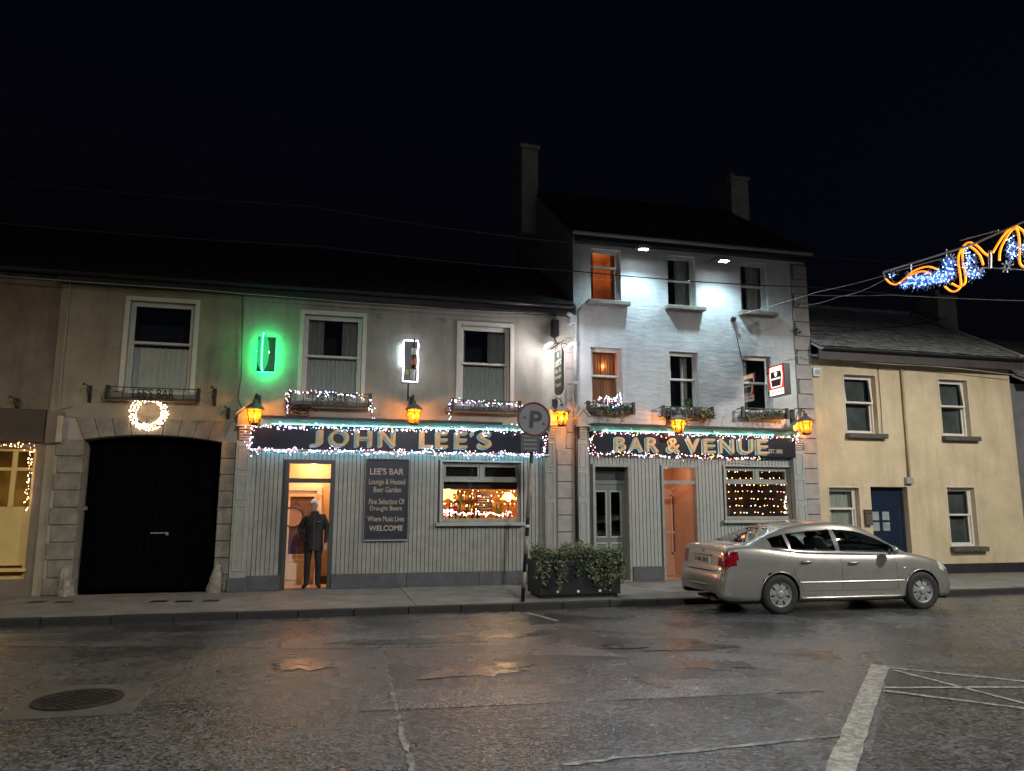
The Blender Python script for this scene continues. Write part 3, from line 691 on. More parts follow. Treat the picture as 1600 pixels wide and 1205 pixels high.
# fascia, cornice
YF = -.22
fa = MB().box(SX0-.03,SX1+.0,YF,-.032,FZ0,FZ1).build('fascia', fascia_m, shop, bevel=.004)
MB().box(SX0-.06,SX1+.03,YF-.03,-.15,FZ0-.05,FZ0-.003).build('fascia_moulding', sage_l, shop, bevel=.008)
CZ = wz(620,657,-.36)
m = MB(); m.add([(SX0-.05,YF-.002,FZ1+.004),(SX1+.02,YF-.002,FZ1+.004),(SX1+.02,-.36,CZ-.03),(SX0-.05,-.36,CZ-.03),(SX0-.05,-.03,FZ1+.004),(SX1+.02,-.03,FZ1+.004),(SX1+.02,-.03,CZ-.03),(SX0-.05,-.03,CZ-.03)],
    [(0,1,2,3),(1,5,6,2),(4,0,3,7),(3,2,6,7),(5,4,7,6),(4,5,1,0)])
m.build('cornice', green_c, shop)
MB().box(SX0+.1,wx(785,657,-.4),-.42,-.0,CZ-.027,CZ+.02).build('cornice_capping', black_m, shop, bevel=.004)
led_g = emat('led_turquoise', (.25,.95,.72), 2.2)
MB().box(SX0+.35,SX1-.55,YF-.035,YF-.02,FZ1+.012,FZ1+.024).build('led_strip', led_g, shop)
MB().box(SX0+.1,SX1-.1,-.125,-.11,FZ0-.022,FZ0-.012).build('led_strip', emat('led_ice_added',(.35,.78,1.0),9.0), shop)  # unseen strip, added to give the boards below their bluish glow
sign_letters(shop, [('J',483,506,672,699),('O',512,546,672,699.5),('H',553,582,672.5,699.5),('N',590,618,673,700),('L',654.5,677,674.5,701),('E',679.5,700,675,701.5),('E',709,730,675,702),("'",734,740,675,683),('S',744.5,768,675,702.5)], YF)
pilaster(pub, wx(363,800,-.18), wx(389,800,-.18), wz(380,655,-.2)+.0)
pilaster(pub, wx(852,800,-.18), wx(869,800,-.18), wz(862,655,-.2)+.0)
# stone pier at the party wall
qx0, qx1 = wx(870,700,-.03), wx(894,700,-.03)
pier = MB().box(qx0-.01,PX1-.002,-.02,-.001,.0,EZ-.6).build('pier', mortar, pub)
n = 15; hh = (EZ-.65)/n
for i in range(n):
    xa = qx0 if i < 8 else wx(884,620,-.03)
    MB().box(xa,PX1-.05,-.06-random.uniform(0,.005),-.02,i*hh+.006,(i+1)*hh-.006).build('stone_block', quoin_m, pier, bevel=.010)
# rainwater pipe between the two pub buildings
dpx = wx(898.5,560,-.12)
dp = MB().tube([(dpx,-.13,wz(898,660,-.13)),(dpx,-.13,wz(898,505,-.13)),(dpx-.02,-.16,wz(898,497,-.13)),(dpx-.22,-.30,wz(880,489,-.3))], .045, 10).build('rainwater_pipe', lead_m, pub, smooth=True)
MB().box(dpx-.16,dpx+.02,-.25,-.06,wz(893,508,-.15),wz(893,494,-.15)).build('hopper', lead_m, dp, bevel=.02)
MB().tube([(dpx+.02,-.13,wz(898,664,-.13)),(dpx+.02,-.13,.0)], .05, 10).build('drainpipe', black_m, dp, smooth=True)
for py in (540,600,655): 
    z = wz(898,py,-.13); MB().lathe([(.058,z),(.058,z+.05)],(dpx,-.13,0),10).build('pipe_collar', lead_m, dp)

# ------------------------------------------------------------------ three-storey bar building
tri = thing('bar_building', 'pale three-storey rendered bar with flood-lit upper wall and gabled chimneys', 'building', (8.5,0,0))
TX0, TX1 = PX1+.004, wx(1268,600)
TZ = wz(1060,384)
def wpt(l, r, t, b): return wpx(l, r, t, b)
t1 = wpt(921.5,970,388,472); t2 = wpt(1043,1087,400,480); t3 = wpt(1157,1199,411,488)
u1 = wpt(923.5,972,543,640); u2 = wpt(1047,1092,550,641); u3 = wpt(1162,1206,557,642)
u1 = (t1[0],t1[1])+u1[2:]; 
zt_ = (t1[3]+t2[3]+t3[3])/3; zb_ = (t1[2]+t2[2]+t3[2])/3; ut_ = (u1[3]+u2[3]+u3[3])/3; ub_ = (u1[2]+u2[2]+u3[2])/3
t1, t2, t3 = [(a[0],a[1],zb_,zt_) for a in (t1,t2,t3)]; u1, u2, u3 = [(a[0],a[1],ub_,ut_) for a in (u1,u2,u3)]
da = (wx(928,820), wx(984,820), -.05, wz(955,727)); db = (wx(1036,820), wx(1090,820), -.05, wz(1062,729)); vb = (wx(1132.5,770), wx(1235,770), wz(1183,812), wz(1183,730))
wall('wall', pl_three, tri, TX0, TX1, -.05, TZ, 0, [q+(.22,) for q in (t1,t2,t3,u1,u2,u3)]+[da+(.3,), db+(.16,), vb+(.16,)])
# gabled roof, gable walls, chimneys
RY = 3.6; ap = W(838,300,RY); RZ = max(TZ+1.6, ap.z); pass
for xg, nm in ((TX0,'gable_wall'),(TX1,'gable_wall')):
    x0_, x1_ = (xg, xg+.3) if xg == TX0 else (xg-.3, xg)
    poly = [(0.012,-.05),(7.2,-.05),(7.2,TZ),(RY,RZ),(0.012,TZ)]
    MB().add([(x_,y_,z_) for x_ in (x0_,x1_) for y_,z_ in poly], [(0,1,2,3,4),(9,8,7,6,5)]+[(i,i+5,(i+1)%5+5,(i+1)%5) for i in range(5)]).build(nm, pl_grey, tri, recalc=True)
rf = MB(); roof_plane(rf, TX0+.05,TX1+.02,-.22,TZ+.03,RY,RZ+.05); roof_plane(rf, TX1+.02,TX0+.05,7.4,TZ+.03,RY,RZ+.05)
roof = rf.build('roof', slate, tri)
tag(slates(TX0+.05,TX1+.02,-.24,TZ+.045,RY,RZ+.05,.3,.26).build('slates', slate, roof), kind='stuff')
chim = mat('chimney_render', (.38,.35,.32), .9, var=.2, vs=4, bump=.006, bs=25, stain=.5)
def chimney(parent, pxl, pxr, pyt, pyb, Y, d=1.0, pots=2):
    x0,x1 = wx(pxl,(pyt+pyb)/2,Y), wx(pxr,(pyt+pyb)/2,Y); zt = wz((pxl+pxr)/2,pyt,Y); zb = wz((pxl+pxr)/2,pyb,Y)-1.2
    c_ = MB().box(x0,x1,Y,Y+d,zb,zt-.2).build('chimney', chim, parent, bevel=.02)
    MB().box(x0-.05,x1+.05,Y-.05,Y+d+.05,zt-.2,zt-.08).build('chimney_cap', chim, c_, bevel=.02)
    for i in range(pots):
        MB().lathe([(.11,zt-.08),(.09,zt+.16),(.105,zt+.2),(.07,zt+.2)],((x0+x1)/2,Y+d*(i+.5)/pots,0),12).build('chimney_pot', chim, c_)
chimney(tri, 815,841,222,300, RY-.45, 1.0, 1)
chimney(tri, 1143,1170,272,332, RY-.3, .9, 1)
MB().box(TX0+.06,TX1,-.2,.0,TZ-.14,TZ-.0).build('eaves_board', dark_m, tri)
gutter(tri, TX0-.1, TX1+.04, -.27, TZ+.01, mat('gutter_grey',(.14,.15,.16),.5), .065)
# windows
cur_pair = [(.62,1,.02,.98,net_m,4)]
w = sash(tri, *t1, 0,.12,.66,white_f,.04,pane_m,[(0.0,.2,.02,.98,orange_drape,2),(.85,1,.02,.98,orange_drape,2)],(1.6,(1,.45,.16)),mat('warm_room',(.55,.28,.14),.8,var=.25,vs=2.5))
w_t = [w, sash(tri, *t2, 0,.12,.52,white_f,.04,pane_m,[(.42,1,.02,.98,net_m,6)]), sash(tri, *t3, 0,.12,.52,white_f,.04,pane_m,[(.0,.25,.02,.98,net_m,3),(.42,1,.02,.98,net_m,6)])]
w_u = [sash(tri, *u1, 0,.12,.52,white_f,.04,pane_m,[(.0,.95,.02,.98,orange_drape,10)],(2.6,(1,.45,.18)),MATS['warm_room']),
       sash(tri, *u2, 0,.12,.52,white_f,.04,pane_m,[(.55,.8,.02,.98,drape_m,3)]), sash(tri, *u3, 0,.12,.52,white_f,.04,pane_m,[(.1,.3,.02,.98,drape_m,3)])]
# the glow in the first-floor room comes from in front of the drape too
lamp('POINT', ((u1[0]+u1[1])/2, .235, u1[2]+1.0), .55, (1,.45,.18), w_u[0], .03)
for w,(x0,x1,z0,z1) in zip(w_t,(t1,t2,t3)): MB().box(x0-.10,x1+.16,-.20,.0,z0-.10,z0-.004).build('sill', sill_m, w, bevel=.012)
for w,(x0,x1,z0,z1) in zip(w_u,(u1,u2,u3)): MB().box(x0-.10,x1+.22,-.18,.0,z0-.13,z0-.004).build('sill', sill_m, w, bevel=.012)
# quoins on the right corner
qm = MB().box(wx(1243,560,-.02),TX1+.002,-.022,-.001,.0,TZ-.2).build('quoins', mat('quoin_joint',(.12,.11,.105),.9), tri)
n = 21; hh = (TZ-.25)/n
for i in range(n): MB().box(wx(1243,560,-.02)+(.0 if i%2 else .06),TX1+.004,-.058-random.uniform(0,.004),-.02,i*hh+.008,(i+1)*hh-.008).build('quoin', quoin_m, qm, bevel=.008)
# bar shopfront
VX0, VX1 = wx(922,800), wx(1244,800)
ops = [da, db, vb]
GZ0, GZ1 = wz(1080,712,-.22), wz(1080,678,-.22)
m = MB(); backing(m, VX0, VX1, .0, GZ1, ops, -.030, -.002); vshop = m.build('shopfront', sage_d, tri)
sage2 = mat('sage_paint_pale', (0.33,0.36,0.34), 0.42, var=0.06, vs=6, bump=0.0008, bs=60, stain=0.1)
pzv = wz(1010,885)
boards(vshop, VX0, VX1, pzv, GZ0+.03, -.031, [(da[0]-.03,da[1]+.03,-.1,da[3]+.02),(db[0]-.03,db[1]+.03,-.1,db[3]+.02),(vb[0]-.05,vb[1]+.05,vb[2]-.06,vb[3]+.03)], .088, sage2)
for a,b in ((VX0,da[0]-.03),(da[1]+.03,db[0]-.03),(db[1]+.03,VX1)): MB().box(a,b,-.085,-.031,.0,pzv).build('plinth_panel', plinth_m, vshop, bevel=.006)
for o_ in (da,db):
    m = MB(); m.box(o_[0]-.03,o_[0]+.03,-.052,.1,0,o_[3]+.02); m.box(o_[1]-.03,o_[1]+.03,-.052,.1,0,o_[3]+.02); m.box(o_[0]+.03,o_[1]-.03,-.052,.1,o_[3]-.04,o_[3]+.02); m.build('door_casing', sage, vshop, bevel=.004)
# panelled glazed door
dl, dr, dt = da[0]+.03, da[1]-.12, wz(950,757,.2)
yd = .2
pdm = mat('door_green_grey', (.15,.18,.165), .35, var=.06)
leaf = MB(); 
pa = [(wx(931.5,800,yd),wx(946,800,yd)),(wx(954.5,800,yd),wx(969,800,yd))]; pzz = (wz(950,838,yd), wz(950,769,yd))
xs_ = [da[0]+.0, pa[0][0], pa[0][1], pa[1][0], pa[1][1], da[1]]
leaf.box(xs_[0],xs_[1],yd,yd+.05,.02,dt); leaf.box(xs_[2],xs_[3],yd,yd+.05,.02,dt); leaf.box(xs_[4],xs_[5],yd,yd+.05,.02,dt)
for a,b in pa: leaf.box(a,b,yd,yd+.05,pzz[1],dt); leaf.box(a,b,yd,yd+.05,.02,pzz[0])
pd = leaf.build('panelled_door', pdm, tri, bevel=.003)
for a,b in pa:
    MB().quad((a,yd+.025,pzz[0]),(b,yd+.025,pzz[0]),(b,yd+.025,pzz[1]),(a,yd+.025,pzz[1])).build('pane', pane_d, pd)
    rect_frame(MB(),a-.03,b+.03,pzz[0]-.03,pzz[1]+.03,yd-.012,yd-.001,.028).build('glazing_bead', sage_l, pd, bevel=.003)
    rect_frame(MB(),a-.03,b+.03,.18,pzz[0]-.14,yd-.014,yd-.001,.03).build('panel_mould', sage_l, pd, bevel=.003)
    MB().box(a,b,yd-.02,yd-.001,.23,pzz[0]-.19).build('raised_panel', pdm, pd, bevel=.012)
room(pd, da[0]-.02,da[1]+.02,0,da[3]+.05,.31,1.2, room_m, 'hall')
MB().box(da[0]+.0,da[1]-.0,yd-.02,yd+.06,dt,dt+.09).build('transom_bar', pdm, pd, bevel=.004)
MB().box(da[0]+.03,da[1]-.03,yd+.02,yd+.04,dt+.09,da[3]-.03).build('overlight_panel', mat('overlight_dark',(.05,.055,.055),.3), pd)
MB().ell((wx(932,842,yd)+.0,yd-.03,wz(932,836,yd)),.022,.022,.022).build('door_knob', mat('brass',(.6,.45,.2),.3,metal=1), pd, smooth=True)
MB().box(da[0]+.03,da[1]-.03,-.05,.2,-.02,.03).build('doorstep', conc, vshop, bevel=.005)
# salmon vestibule with inner door on the right wall
ve = room(tri, db[0]-.01,db[1]+.02,.0,db[3]+.04,.161,1.25, salmon_w, 'vestibule')
YV = 1.24
bx0, bz_ = XZ(1058,762,YV); bx1 = db[1]+.0
m = MB(); m.box(bx0,bx0+.06,YV-.05,YV-.003,0,bz_); m.box(bx0+.06,bx1-.02,YV-.05,YV-.003,bz_-.08,bz_); m.build('inner_frame', salmon_t, ve, bevel=.005)
gx_, gz_ = XZ(1065,776,YV)
MB().box(gx_+.03,bx1-.06,YV-.022,YV-.012,.55,gz_).build('inner_glazing', mat('inner_glazing_dark',(.10,.07,.06),.2,var=.4,vs=9), ve)
rect_frame(MB(),gx_,bx1-.03,.5,gz_+.04,YV-.045,YV-.02,.035).build('glazing_frame', salmon_t, ve)
MB().box(db[0],bx0,YV-.03,YV-.003,.98,1.04).build('dado_rail', salmon_t, ve)
tzz = wz(1062,754,.05); m = MB().box(db[0]+.03,db[1]-.03,-.02,.09,tzz-.04,tzz+.04); m.build('transom', sage, vshop)
MB().quad((db[0]+.03,.03,tzz+.04),(db[1]-.03,.03,tzz+.04),(db[1]-.03,.03,db[3]-.04),(db[0]+.03,.03,db[3]-.04)).build('transom_pane', pane_m, vshop)
lamp('POINT', ((db[0]+db[1])/2-.1,.55,db[3]-.08), 2.3, (1.0,.62,.40), ve, .08)
MB().box(db[0]+.03,db[1]-.03,-.05,.16,-.02,.02).build('doorstep', conc, vshop)
vw = shop_window(tri, *vb, 0.0, sage, .30)
room(vw, vb[0]-.1,vb[1]+.1,vb[2]-.2,vb[3]+.1,.17,1.6, mat('back_room',(.13,.10,.07),.8,var=.3,vs=4))
lamp('POINT', ((vb[0]+vb[1])/2,1.0,vb[2]+.8), .9, (1,.7,.4), vw, .1)
fa = MB().box(wx(927,700,-.22),wx(1243,700,-.22),-.22,-.032,GZ0,GZ1).build('fascia', fascia_m, vshop, bevel=.004)
CZ2 = wz(1080,667,-.36); q0, q1 = wx(921,680,-.24), wx(1243,680,-.24)
m = MB(); m.add([(q0,-.222,GZ1+.004),(q1,-.222,GZ1+.004),(q1,-.36,CZ2-.03),(q0,-.36,CZ2-.03),(q0,-.03,GZ1+.004),(q1,-.03,GZ1+.004),(q1,-.03,CZ2-.03),(q0,-.03,CZ2-.03)],
    [(0,1,2,3),(1,5,6,2),(4,0,3,7),(3,2,6,7),(5,4,7,6),(4,5,1,0)]); m.build('cornice', green_c, vshop)
MB().box(q0,wx(1232,667,-.4),-.42,-.0,CZ2-.027,CZ2+.02).build('cornice_capping', black_m, vshop, bevel=.004)
MB().box(q0+.3,q1-.6,-.256,-.24,GZ1+.010,GZ1+.022).build('led_strip', led_g, vshop)
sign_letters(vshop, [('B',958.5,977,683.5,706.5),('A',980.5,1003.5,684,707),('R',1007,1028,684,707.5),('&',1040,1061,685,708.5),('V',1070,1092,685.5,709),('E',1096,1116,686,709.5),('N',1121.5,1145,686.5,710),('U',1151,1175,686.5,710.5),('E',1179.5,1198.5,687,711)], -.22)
p0 = W(1201,708.5,-.22); p1 = W(1222,702.5,-.22)
text('EST.1800', (p0.x,-.231,p0.z), UX, UZ, p1.x-p0.x, p1.z-p0.z, mat('lettering_cream',(.5,.48,.42),.6), vshop, .006, .01)
pilaster(tri, wx(904,800,-.18), wx(920,800,-.18), wz(915,657,-.2), mt=sage2)
pilaster(tri, wx(1244.5,800,-.18), wx(1262,800,-.18), wz(1253,676,-.2), mt=sage2)

# ------------------------------------------------------------------ cream house on the right
hs = thing('cream_house', 'two-storey cream plastered house with slate roof on the right', 'house', (14.7,0,0))
HX0, HX1 = TX1+.006, wx(1588,700)
HZ = 5.22
h1 = wpx(1321,1370,588,680); h2 = wpx(1470,1514,594,682); h3 = (wx(1297,800),wx(1344,800),1.0,wz(1320,762)); h4 = wpx(1483,1526,762,854)
h1 = h1[:2]+(h2[2]+.0,h2[3]+.0)
hd = (wx(1364,820), wx(1422,820), -.05, wz(1393,761))
pl_house_w = wall('wall', pl_house, hs, HX0, HX1, -.05, HZ+.1, 0, [h1+(.2,),h2+(.2,),h3+(.2,),h4+(.2,),hd+(.3,)])
for q, tl in ((h1,R(7)),(h2,R(7)),(h3,0),(h4,0)):
    lo = q[2] < 2
    w = sash(hs, *q, 0,.13,.52,white_f,.045,pane_d,[(0,1,.02,.98,net_m,8)] if q is h3 else [(0,1,.02,.98,mat('blind_grey',(.16,.175,.165),.8,var=.25,vs=2.0),1)],tilt=tl)
    MB().box(q[0]-.06,q[1]+.16,-.15,.0,q[2]-.12,q[2]-.003).build('sill', mat('sill_dark',(.075,.07,.062),.75,var=.2,vs=6,bump=.003), w, bevel=.01)
    rect_frame(MB(), q[0]-.03,q[1]+.03,q[2]-.0,q[3]+.03,-.012,-.001,.028,.001).build('plaster_band', mat('band_pale',(.55,.50,.42),.7), w)
dm = mat('door_navy', (.012,.02,.04), .3, var=.15)
dd = rect_frame(MB(), hd[0]+.0,hd[1]-.0,.02,hd[3],.16,.24,.06).build('front_door', dm, hs)
lx0, lx1 = hd[0]+.06, hd[0]+.06+(hd[1]-hd[0]-.12)
m = MB(); zq0, zq1 = 1.05, wz(1393,799,.2)
xs_ = [lx0, lx0+.08, lx0+.30, lx0+.38, lx0+.60, lx1]
m.box(lx0,lx1,.18,.225,zq1,hd[3]-.06); m.box(lx0,lx1,.18,.225,.02,zq0)
for a,b in ((0,1),(2,3),(4,5)): m.box(xs_[a],xs_[b],.18,.225,zq0,zq1)
m.build('door_leaf', dm, dd)
for a,b in ((1,2),(3,4)):
    for z0_,z1_ in ((zq0,(zq0+zq1)/2-.02),((zq0+zq1)/2+.02,zq1)):
        MB().quad((xs_[a],.2,z0_),(xs_[b],.2,z0_),(xs_[b],.2,z1_),(xs_[a],.2,z1_)).build('pane', mat('frosted_pane',(.30,.33,.34),.25,var=.2,vs=6), dd)
MB().box(xs_[1],xs_[4],.182,.222,(zq0+zq1)/2-.02,(zq0+zq1)/2+.02).build('glazing_bar', dm, dd)
pm = mat('plinth_black', (.022,.022,.024), .6, var=.2, stain=.3)
for a,b in ((HX0+.01,hd[0]-.01),(hd[1]+.01,HX1)): MB().box(a,b,-.03,-.001,.0,.24).build('plinth', pm, hs, bevel=.008)
MB().box(hd[0]+.03,hd[1]-.03,-.05,.16,-.02,.05).build('doorstep', conc, hs)
# deep dark eaves
MB().box(HX0,HX1+.1,-.34,.0,HZ+.06,HZ+.12).build('soffit', timber_soffit, hs)
MB().box(HX0,HX1+.1,-.36,-.33,HZ-.03,HZ+.22).build('eaves_board', timber_soffit, hs)
gutter(hs, HX0+.1,HX1+.15,-.43,HZ+.24,dark_m,.06)
HRY = 3.3; v = W(1489,498,HRY); HRZ = v.z; HVX = HX1+.0; pass
rf = MB(); roof_plane(rf, HX0,HX1,-.40,HZ+.26,HRY,HRZ,.06); roof_plane(rf, HX1,HX0,7.0,HZ+.26,HRY,HRZ,.06)
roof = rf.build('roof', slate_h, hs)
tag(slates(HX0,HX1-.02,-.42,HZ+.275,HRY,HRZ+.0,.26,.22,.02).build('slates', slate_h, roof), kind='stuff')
L_ = math.hypot(HRY+.4,HRZ-HZ-.26)
MB().add([(HX1-.06,-.43,HZ+.30),(HX1+.08,-.43,HZ+.30),(HX1+.08,HRY,HRZ+.05),(HX1-.06,HRY,HRZ+.05),(HX1-.06,-.43,HZ+.36),(HX1+.08,-.43,HZ+.36),(HX1+.08,HRY,HRZ+.11),(HX1-.06,HRY,HRZ+.11)],
    [(3,2,1,0),(4,5,6,7),(0,1,5,4),(1,2,6,5),(2,3,7,6),(3,0,4,7)]).build('verge', mat('verge_cement',(.30,.29,.27),.8), roof)
x_ = HX0
while x_ < HX1-.1:
    MB().tube([(x_+.005,HRY,HRZ+.03),(min(HX1,x_+.44),HRY,HRZ+.03)], .09, 8).build('ridge_tile', slate_h, roof); x_ += .45
chimney(hs, 1466,1495,458,496, HRY-.3, .8, 1)
MB().box(HX1-.25,HX1,.02,7,-.05,HZ+.2).build('side_wall', pl_house, hs); MB().box(HX0,HX1,6.9,7,-.05,HZ).build('back_wall', pl_house, hs)
m = MB(); m.tube([(wx(x_,y_,-.05),-.05,wz(x_,y_,-.05)) for x_,y_ in ((1408,575),(1411,610),(1414,650),(1418,700),(1421,748))], .028, 8); m.build('cable_duct', mat('duct_buff',(.33,.27,.17),.7), hs, smooth=True)
MB().box(wx(1416,750,-.08),wx(1427,750,-.08),-.11,-.001,wz(1420,756,-.08),wz(1420,746,-.08)).build('junction_box', grey_m, hs, bevel=.008)
# grey neighbour at the far right
nb = thing('grey_house', 'grey rendered house at the extreme right edge', 'house', (21,0,0))
nw = (21.0,22.0,3.3,4.6); wall('wall', mat('plaster_dim_grey',(.13,.13,.135),.85,var=.15,stain=.4,bump=.004), nb, HX1+.03, 27, -.05, 4.9, .05, [nw+(.2,),(20.4,21.4,-.05,2.2,.3)])
sash(nb, *nw, .05,.12,.5,white_f,.05,pane_d); MB().box(20.4,21.4,.2,.25,0,2.2).build('door', dm, nb)
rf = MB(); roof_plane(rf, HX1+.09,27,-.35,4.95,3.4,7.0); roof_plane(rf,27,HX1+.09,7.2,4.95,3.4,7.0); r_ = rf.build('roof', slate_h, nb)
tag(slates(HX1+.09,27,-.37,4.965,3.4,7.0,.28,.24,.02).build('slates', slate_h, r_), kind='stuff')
MB().box(26.8,27,.06,7,-.05,4.9).box(HX1+.03,26.8,6.9,7,-.05,4.9).build('side_wall', pl_grey, nb)
gutter(nb, HX1+.1,27,-.4,4.9,dark_m)

# ------------------------------------------------------------------ yellow-lit shop at the left edge
ls = thing('shop_building', 'brown plastered building with a yellow lit shop window at the left edge', 'building', (-8,0,0))
LX1 = PX0-.006; yw = (wx(-160,800),wx(47,800),.30,wz(20,700))
wall('wall', pl_left, ls, -13.5, LX1, -.05, EZ, .03, [yw+(.25,),(-11.5,-10.3,3.7,5.5,.2)])
sash(ls, -11.5,-10.3,3.7,5.5,.03,.1)
yf = mat('yellow_shop_paint', (.70,.52,.20), .45, var=.05)
w = rect_frame(MB(), *yw,.08,.16,.06).build('shop_window', yf, ls, bevel=.004)
xA = wx(0,800,.1); zA = wz(20,792,.1); zB = wz(20,733,.1)
MB().box(yw[0]+.06,yw[1]-.06,.10,.15,zB-.03,zB+.03).build('transom', yf, w, bevel=.004)
for px in (19,-40,-100): 
    xx = wx(px,760,.1); MB().box(xx-.04,xx+.04,.09,.155,zA,yw[3]-.06).build('mullion', yf, w, bevel=.004)
MB().box(yw[0]+.06,yw[1]-.06,.11,.15,wz(20,884,.1),zA).build('panel', yf, w, bevel=.006)
MB().box(yw[0]-.05,yw[1]+.02,-.06,.12,wz(20,890,.0)-.04,wz(20,890,.0)+.02).build('sill', yf, w, bevel=.006)
MB().quad((yw[0]+.06,.13,zA),(yw[1]-.06,.13,zA),(yw[1]-.06,.13,yw[3]-.06),(yw[0]+.06,.13,yw[3]-.06)).build('pane', pane_d, w)
room(w, yw[0]-.05,yw[1]+.05,.2,yw[3]+.05,.27,1.4, mat('shop_room',(.22,.15,.06),.8,var=.3,vs=3))
lamp('POINT', (yw[1]-.7,.8,1.9), 5.0, (1,.62,.2), w, .1)
m = MB(); z0_ = wz(20,690,-.1); m.box(-13.4,yw[1]+.12,-.05,.028,z0_+.0,z0_+.62); m.build('fascia', mat('fascia_brown',(.05,.04,.035),.5), ls, bevel=.01)
MB().box(yw[1]+.14,yw[1]+.42,-.09,.028,z0_-.02,z0_+.60).build('fascia_console', pl_left, ls, bevel=.02)
MB().box(yw[1]+.34,yw[1]+.44,-.15,-.093,z0_+.0,z0_+.5).build('fascia_end', mat('pale_end',(.45,.40,.30),.6), ls, bevel=.01)
rf = MB(); roof_plane(rf,-13.5,PX0,-.28,EZ+.02,3.4,EZ+2.1); roof_plane(rf,PX0,-13.5,7.1,EZ+.02,3.4,EZ+2.1); r_ = rf.build('roof', slate, ls)
tag(slates(-13.5,PX0-.01,-.30,EZ+.03,3.3,EZ+2.06,.3,.26).build('slates', slate, r_), kind='stuff')
gutter(ls,-13.5,PX0-.01,-.33,EZ,dark_m,.065)
MB().box(-13.5,-13.3,.06,7,-.05,EZ).box(-13.3,LX1,6.9,7,-.05,EZ).build('side_wall', pl_left, ls)

# ------------------------------------------------------------------ wall lanterns
amber = translucent('amber_glass', (1.0,.50,.14), .5, (.14,.09,.03))
bulb_w = emat('lantern_bulb', (1.0,.66,.22), 12)
iron_g = mat('lantern_roof', (.10,.095,.09), .5, var=.15)
def hexring(r, z, n=6): return [(r*math.cos(2*math.pi*(i+.5)/n), r*math.sin(2*math.pi*(i+.5)/n), z) for i in range(n)]
def make_lantern():
    """lantern with its bottom at the origin; bracket reaches back to the wall (+y)"""
    t = thing('wall_lantern', 'amber wall lantern', 'lantern', (0,0,0), 'amber lanterns along the two pub fronts')
    rb, rt, h = .095, .165, .31
    for i in range(6):
        j = (i+1) % 6; a, b = hexring(rb,.02), hexring(rt,h)
        MB().quad(a[i],a[j],b[j],b[i]).build('pane', amber, t)
    m = MB(); a, b = hexring(rb,.02), hexring(rt,h)
    for i in range(6): m.tube([a[i],b[i]], .009, 5)
    mid = hexring(rb+(rt-rb)*.52,.02+(h-.02)*.52)
    m.tube(mid,.005,4,True); m.tube(a,.012,5,True); m.tube(b,.013,5,True); m.build('frame', black_m, t)
    MB().lathe([(.001,-.012),(.08,-.006),(.10,.012),(.09,.02),(.001,.02)],n=6).build('base', black_m, t)
    MB().lathe([(.205,h+.0),(.205,h+.014),(.10,h+.10),(.05,h+.125),(.045,h+.15),(.06,h+.16),(.03,h+.19),(.001,h+.20)],n=6).build('roof', iron_g, t)
    MB().ell((0,0,.17),.028,.028,.045).build('bulb', bulb_w, t, smooth=True)
    m = MB(); pts = []
    for k in range(15):
        u = k/14; pts.append((0, .0+u*.5, h+.20+.16*math.sin(u*math.pi*.75)-.02*u))
    m.tube(pts,.011,6); m.tube([(0,.06+.05*math.cos(q),h+.27+.05*math.sin(q)) for q in [i*.5 for i in range(12)]],.007,5)
    m.tube([(0,.5,h-.02),(0,.36,h+.10),(0,.28,h+.27)],.009,5); m.tube([(0,.40+.06*math.cos(q),h+.08+.06*math.sin(q)) for q in [i*.5 for i in range(12)]],.007,5)
    m.box(-.06,.06,.485,.505,h-.10,h+.34); m.build('bracket', black_m, t)
    return t
proto = make_lantern()
def place_lantern(px, py, lb, e, first=False, yb=-.52):
    p = W(px, py, yb)
    if first: t = proto
    else:
        t = proto.copy(); col.objects.link(t)
        for c_ in proto.children:
            if c_.type != 'MESH': continue
            q = c_.copy(); col.objects.link(q); q.parent = t
    t.location = p; t['_o'] = tuple(p); t['label'] = lb
    lamp('POINT', (p.x,p.y,p.z+.20), e, (1,.58,.20), t, .04)
LAN = [(646,664,'amber lantern over the middle of the left shop sign'),(397,664,'amber lantern over the left end of the left shop sign'),(878,666,'amber lantern above the drainpipe between the two pubs'),(1061,678,'amber lantern over the middle of the right shop sign'),(1260,679,'amber lantern at the right end of the right shop sign')]
for i,(a,b,lb) in enumerate(LAN): place_lantern(a,b,lb,40.0,i==0)

# ------------------------------------------------------------------ illuminated signs
gn = emat('neon_green', (.02,.9,.22), 22.0); gn2 = emat('green_lens', (.01,.42,.10), .55); wn = emat('neon_white', (.90,.92,1.0), 3.0)
px0,pz0 = XZ(401,582,-.06); px1,pz1_ = XZ(432,529,-.06)
t = thing('oval_neon_sign', 'green glowing oval sign on a square green backplate', 'neon sign', (px0,-.0,pz0))
MB().box(px0,px1,-.17,-.14,pz0,pz1_).build('backplate', mat('sign_green_plate',(.02,.12,.06),.4,var=.2), t, bevel=.004)
m = MB(); rect_frame(m, px0+.002,px1-.002,pz0+.002,pz1_-.002,-.136,-.115,.02); m.build('halo_light', gn, t); MB().box((px0+px1)/2-.05,(px0+px1)/2+.05,-.139,-.0,(pz0+pz1_)/2-.05,(pz0+pz1_)/2+.05).build('spacer', black_m, t)
oc = W(411,550,-.44); oz = .37
MB().ell((oc.x,oc.y,oc.z),.115,.24,oz,20,14).build('lens', gn2, t, smooth=True)
MB().tube([(oc.x,oc.y+.255*math.cos(q),oc.z+(oz+.012)*math.sin(q)) for q in [2*math.pi*i/36 for i in range(36)]],.013,6,True).build('neon_ring', emat('neon_green_soft',(.10,.9,.40),2.5), t)
MB().ell((oc.x,oc.y,oc.z+.0),.128,.15,.06,14,8).build('band', emat('band_white',(.6,1,.75),1.1), t, smooth=True)
